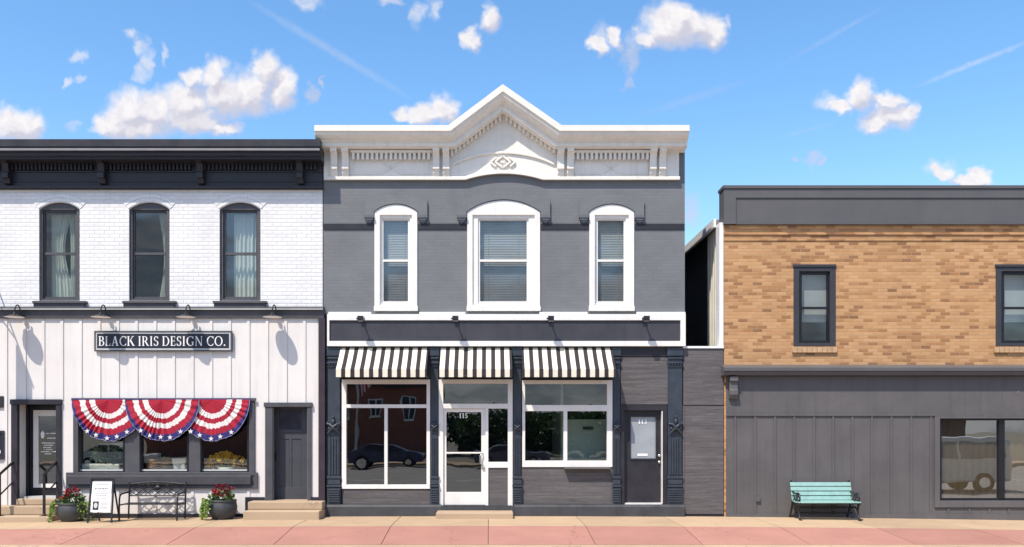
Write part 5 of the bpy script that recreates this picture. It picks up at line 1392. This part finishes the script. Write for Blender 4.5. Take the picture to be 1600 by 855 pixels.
car('parked_car', -6.0, -32.4, M['car_blue'], 'dark blue parked car across the street reflected in the left shop window', 'car')
car('parked_car', -11.6, -32.6, M['car_grey'], 'dark grey parked car across the street, beyond the blue one', 'car', flip=-1)
car('parked_car', 1.2, -32.4, M['car_grey'], 'grey parked car across the street in front of the trees', 'car')
car('parked_car', -21.3, -31.2, M['car_white'], 'cream white parked car far along the opposite kerb', 'car')
car('parked_van', 16.1, -12.6, M['car_white'], 'cream van parked by the roadway and mirrored in the brown tinted window', 'van', van=True, flip=-1)
ob = thing('brick_house', (-17, -58, -.3), 'red brick building with white windows across the street', 'building')
MB().box(-30, -4.5, -66, -58, -.4, 6.0).build('wall', M['red_brick'], ob)
MB().box(-30.2, -4.3, -57.98, -57.7, 5.6, 6.05).build('cornice', M['black_trim'], ob)
for i in range(8):
    xx = -28+i*3.0; m = MB(); m.box(xx-.55, xx+.55, -57.99, -57.93, 2.9, 4.7); m.box(xx-.6, xx+.6, -57.92, -57.88, 2.75, 2.9)
    m.box(xx-.04, xx+.04, -57.925, -57.9, 2.9, 4.7); w_ = m.build('window', M['white_trim'], ob)
    for s in (-1, 1): m = MB(); m.box(xx+s*.27-.2, xx+s*.27+.2, -57.925, -57.91, 3.0, 4.6); m.build('pane', M['sign_face'], w_)
fb = thing('added_low_building', (14, -70, -.3), 'added long low dark building behind the trees across the street', 'building')  # added to cover the bright horizon mirrored in the shop glass
MB().box(-3, 48, -78, -70, -.4, 3.6).build('wall', M['side_dark'], fb)
MB().box(-3.2, 48.2, -69.99, -69.6, 3.3, 3.65).build('fascia', M['charcoal'], fb)
for i in range(10):
    m = MB(); m.box(-.5+i*4.8, 1.4+i*4.8, -69.99, -69.93, .9, 2.4); m.build('window', M['sign_face'], fb)
def tree(x, y, h, r, label, seed):
    rr = random.Random(seed); t = thing('street_tree', (x, y, -.4), label, 'tree', 'trees across the street')
    m = MB(); m.tube([(x, y, -.4), (x+.05, y, h*.3), (x, y, h*.6)], [.22, .17, .08], 8)
    for k in range(5):
        a = k*1.26; m.tube([(x, y, h*(.28+.05*k)), (x+r*.35*math.cos(a), y+r*.35*math.sin(a), h*(.5+.04*k)), (x+r*.7*math.cos(a), y+r*.7*math.sin(a), h*(.62+.05*k))], [.09, .06, .02], 6)
    m.build('trunk', M['bark'], t)
    m = MB()
    blobs = [(rr.gauss(0, r*.45), rr.gauss(0, r*.45), h*.40+rr.uniform(-.22, .25)*h, r*rr.uniform(.26, .44)) for _ in range(15)]
    for bx, by, bz, br in blobs:
        for k in range(150):
            d = Vector((rr.gauss(0,1), rr.gauss(0,1), rr.gauss(0,1))).normalized(); m.leaf(Vector((x+bx, y+by, bz))+d*br*rr.uniform(.4, 1), d, .42, .34, rr.choice([0,0,1]))
    m.build('crown', [M['leaf_dark'], M['leaf_dark']], t)
for i, (x, y, h, r, lab) in enumerate(((-1.5,-60,4.6,3.2,'small dark tree beside the red brick building across the street'), (3.5,-62,4.6,3.2,'low spreading dark tree across the street, second from the red building'), (8.5,-59,4.4,3.3,'narrow dark tree across the street'), (13,-61,4.4,3.3,'lowest broad dark tree across the street'), (19,-60,5.0,3.4,'tall dark tree across the street'), (26,-62,4.6,3.4,'dark tree farthest from the red building'))):
    tree(x, y, h, r, lab, 50+i)
lp = thing('lamp_post', (-8.1, -34.6, -.15), 'tall grey lamp post with a striped flag across the street', 'lamp post')
m = MB(); m.tube([(-8.1, -34.6, -.15), (-8.1, -34.6, 7.0)], [.11, .07], 10); m.build('pole', M['silver'], lp)
m = MB(); m.tube([(-8.1, -34.6, 6.9), (-8.1, -34.0, 7.3), (-8.1, -33.0, 7.35)], .05, 8); m.box(-8.25, -7.95, -33.4, -32.8, 7.25, 7.4); m.build('lamp_head', M['silver'], lp)
m = MB(); m.tube([(-8.1, -34.6, 4.4), (-7.3, -34.5, 5.4)], .025, 6); m.build('flag_staff', M['iron'], lp)
m = MB()
for k in range(7):
    vs = []
    for i in range(7):
        for z in (0, 1): vs.append((-7.95+.09*(k+z)+.03*i*.3, -34.55+.03*math.sin(i+k), 4.65+.11*(k+z)-.13*i))
    m.add(vs, [(2*i, 2*i+1, 2*i+3, 2*i+2) for i in range(6)], k % 2)
m.build('flag', [M['red'], M['white_cloth']], lp)
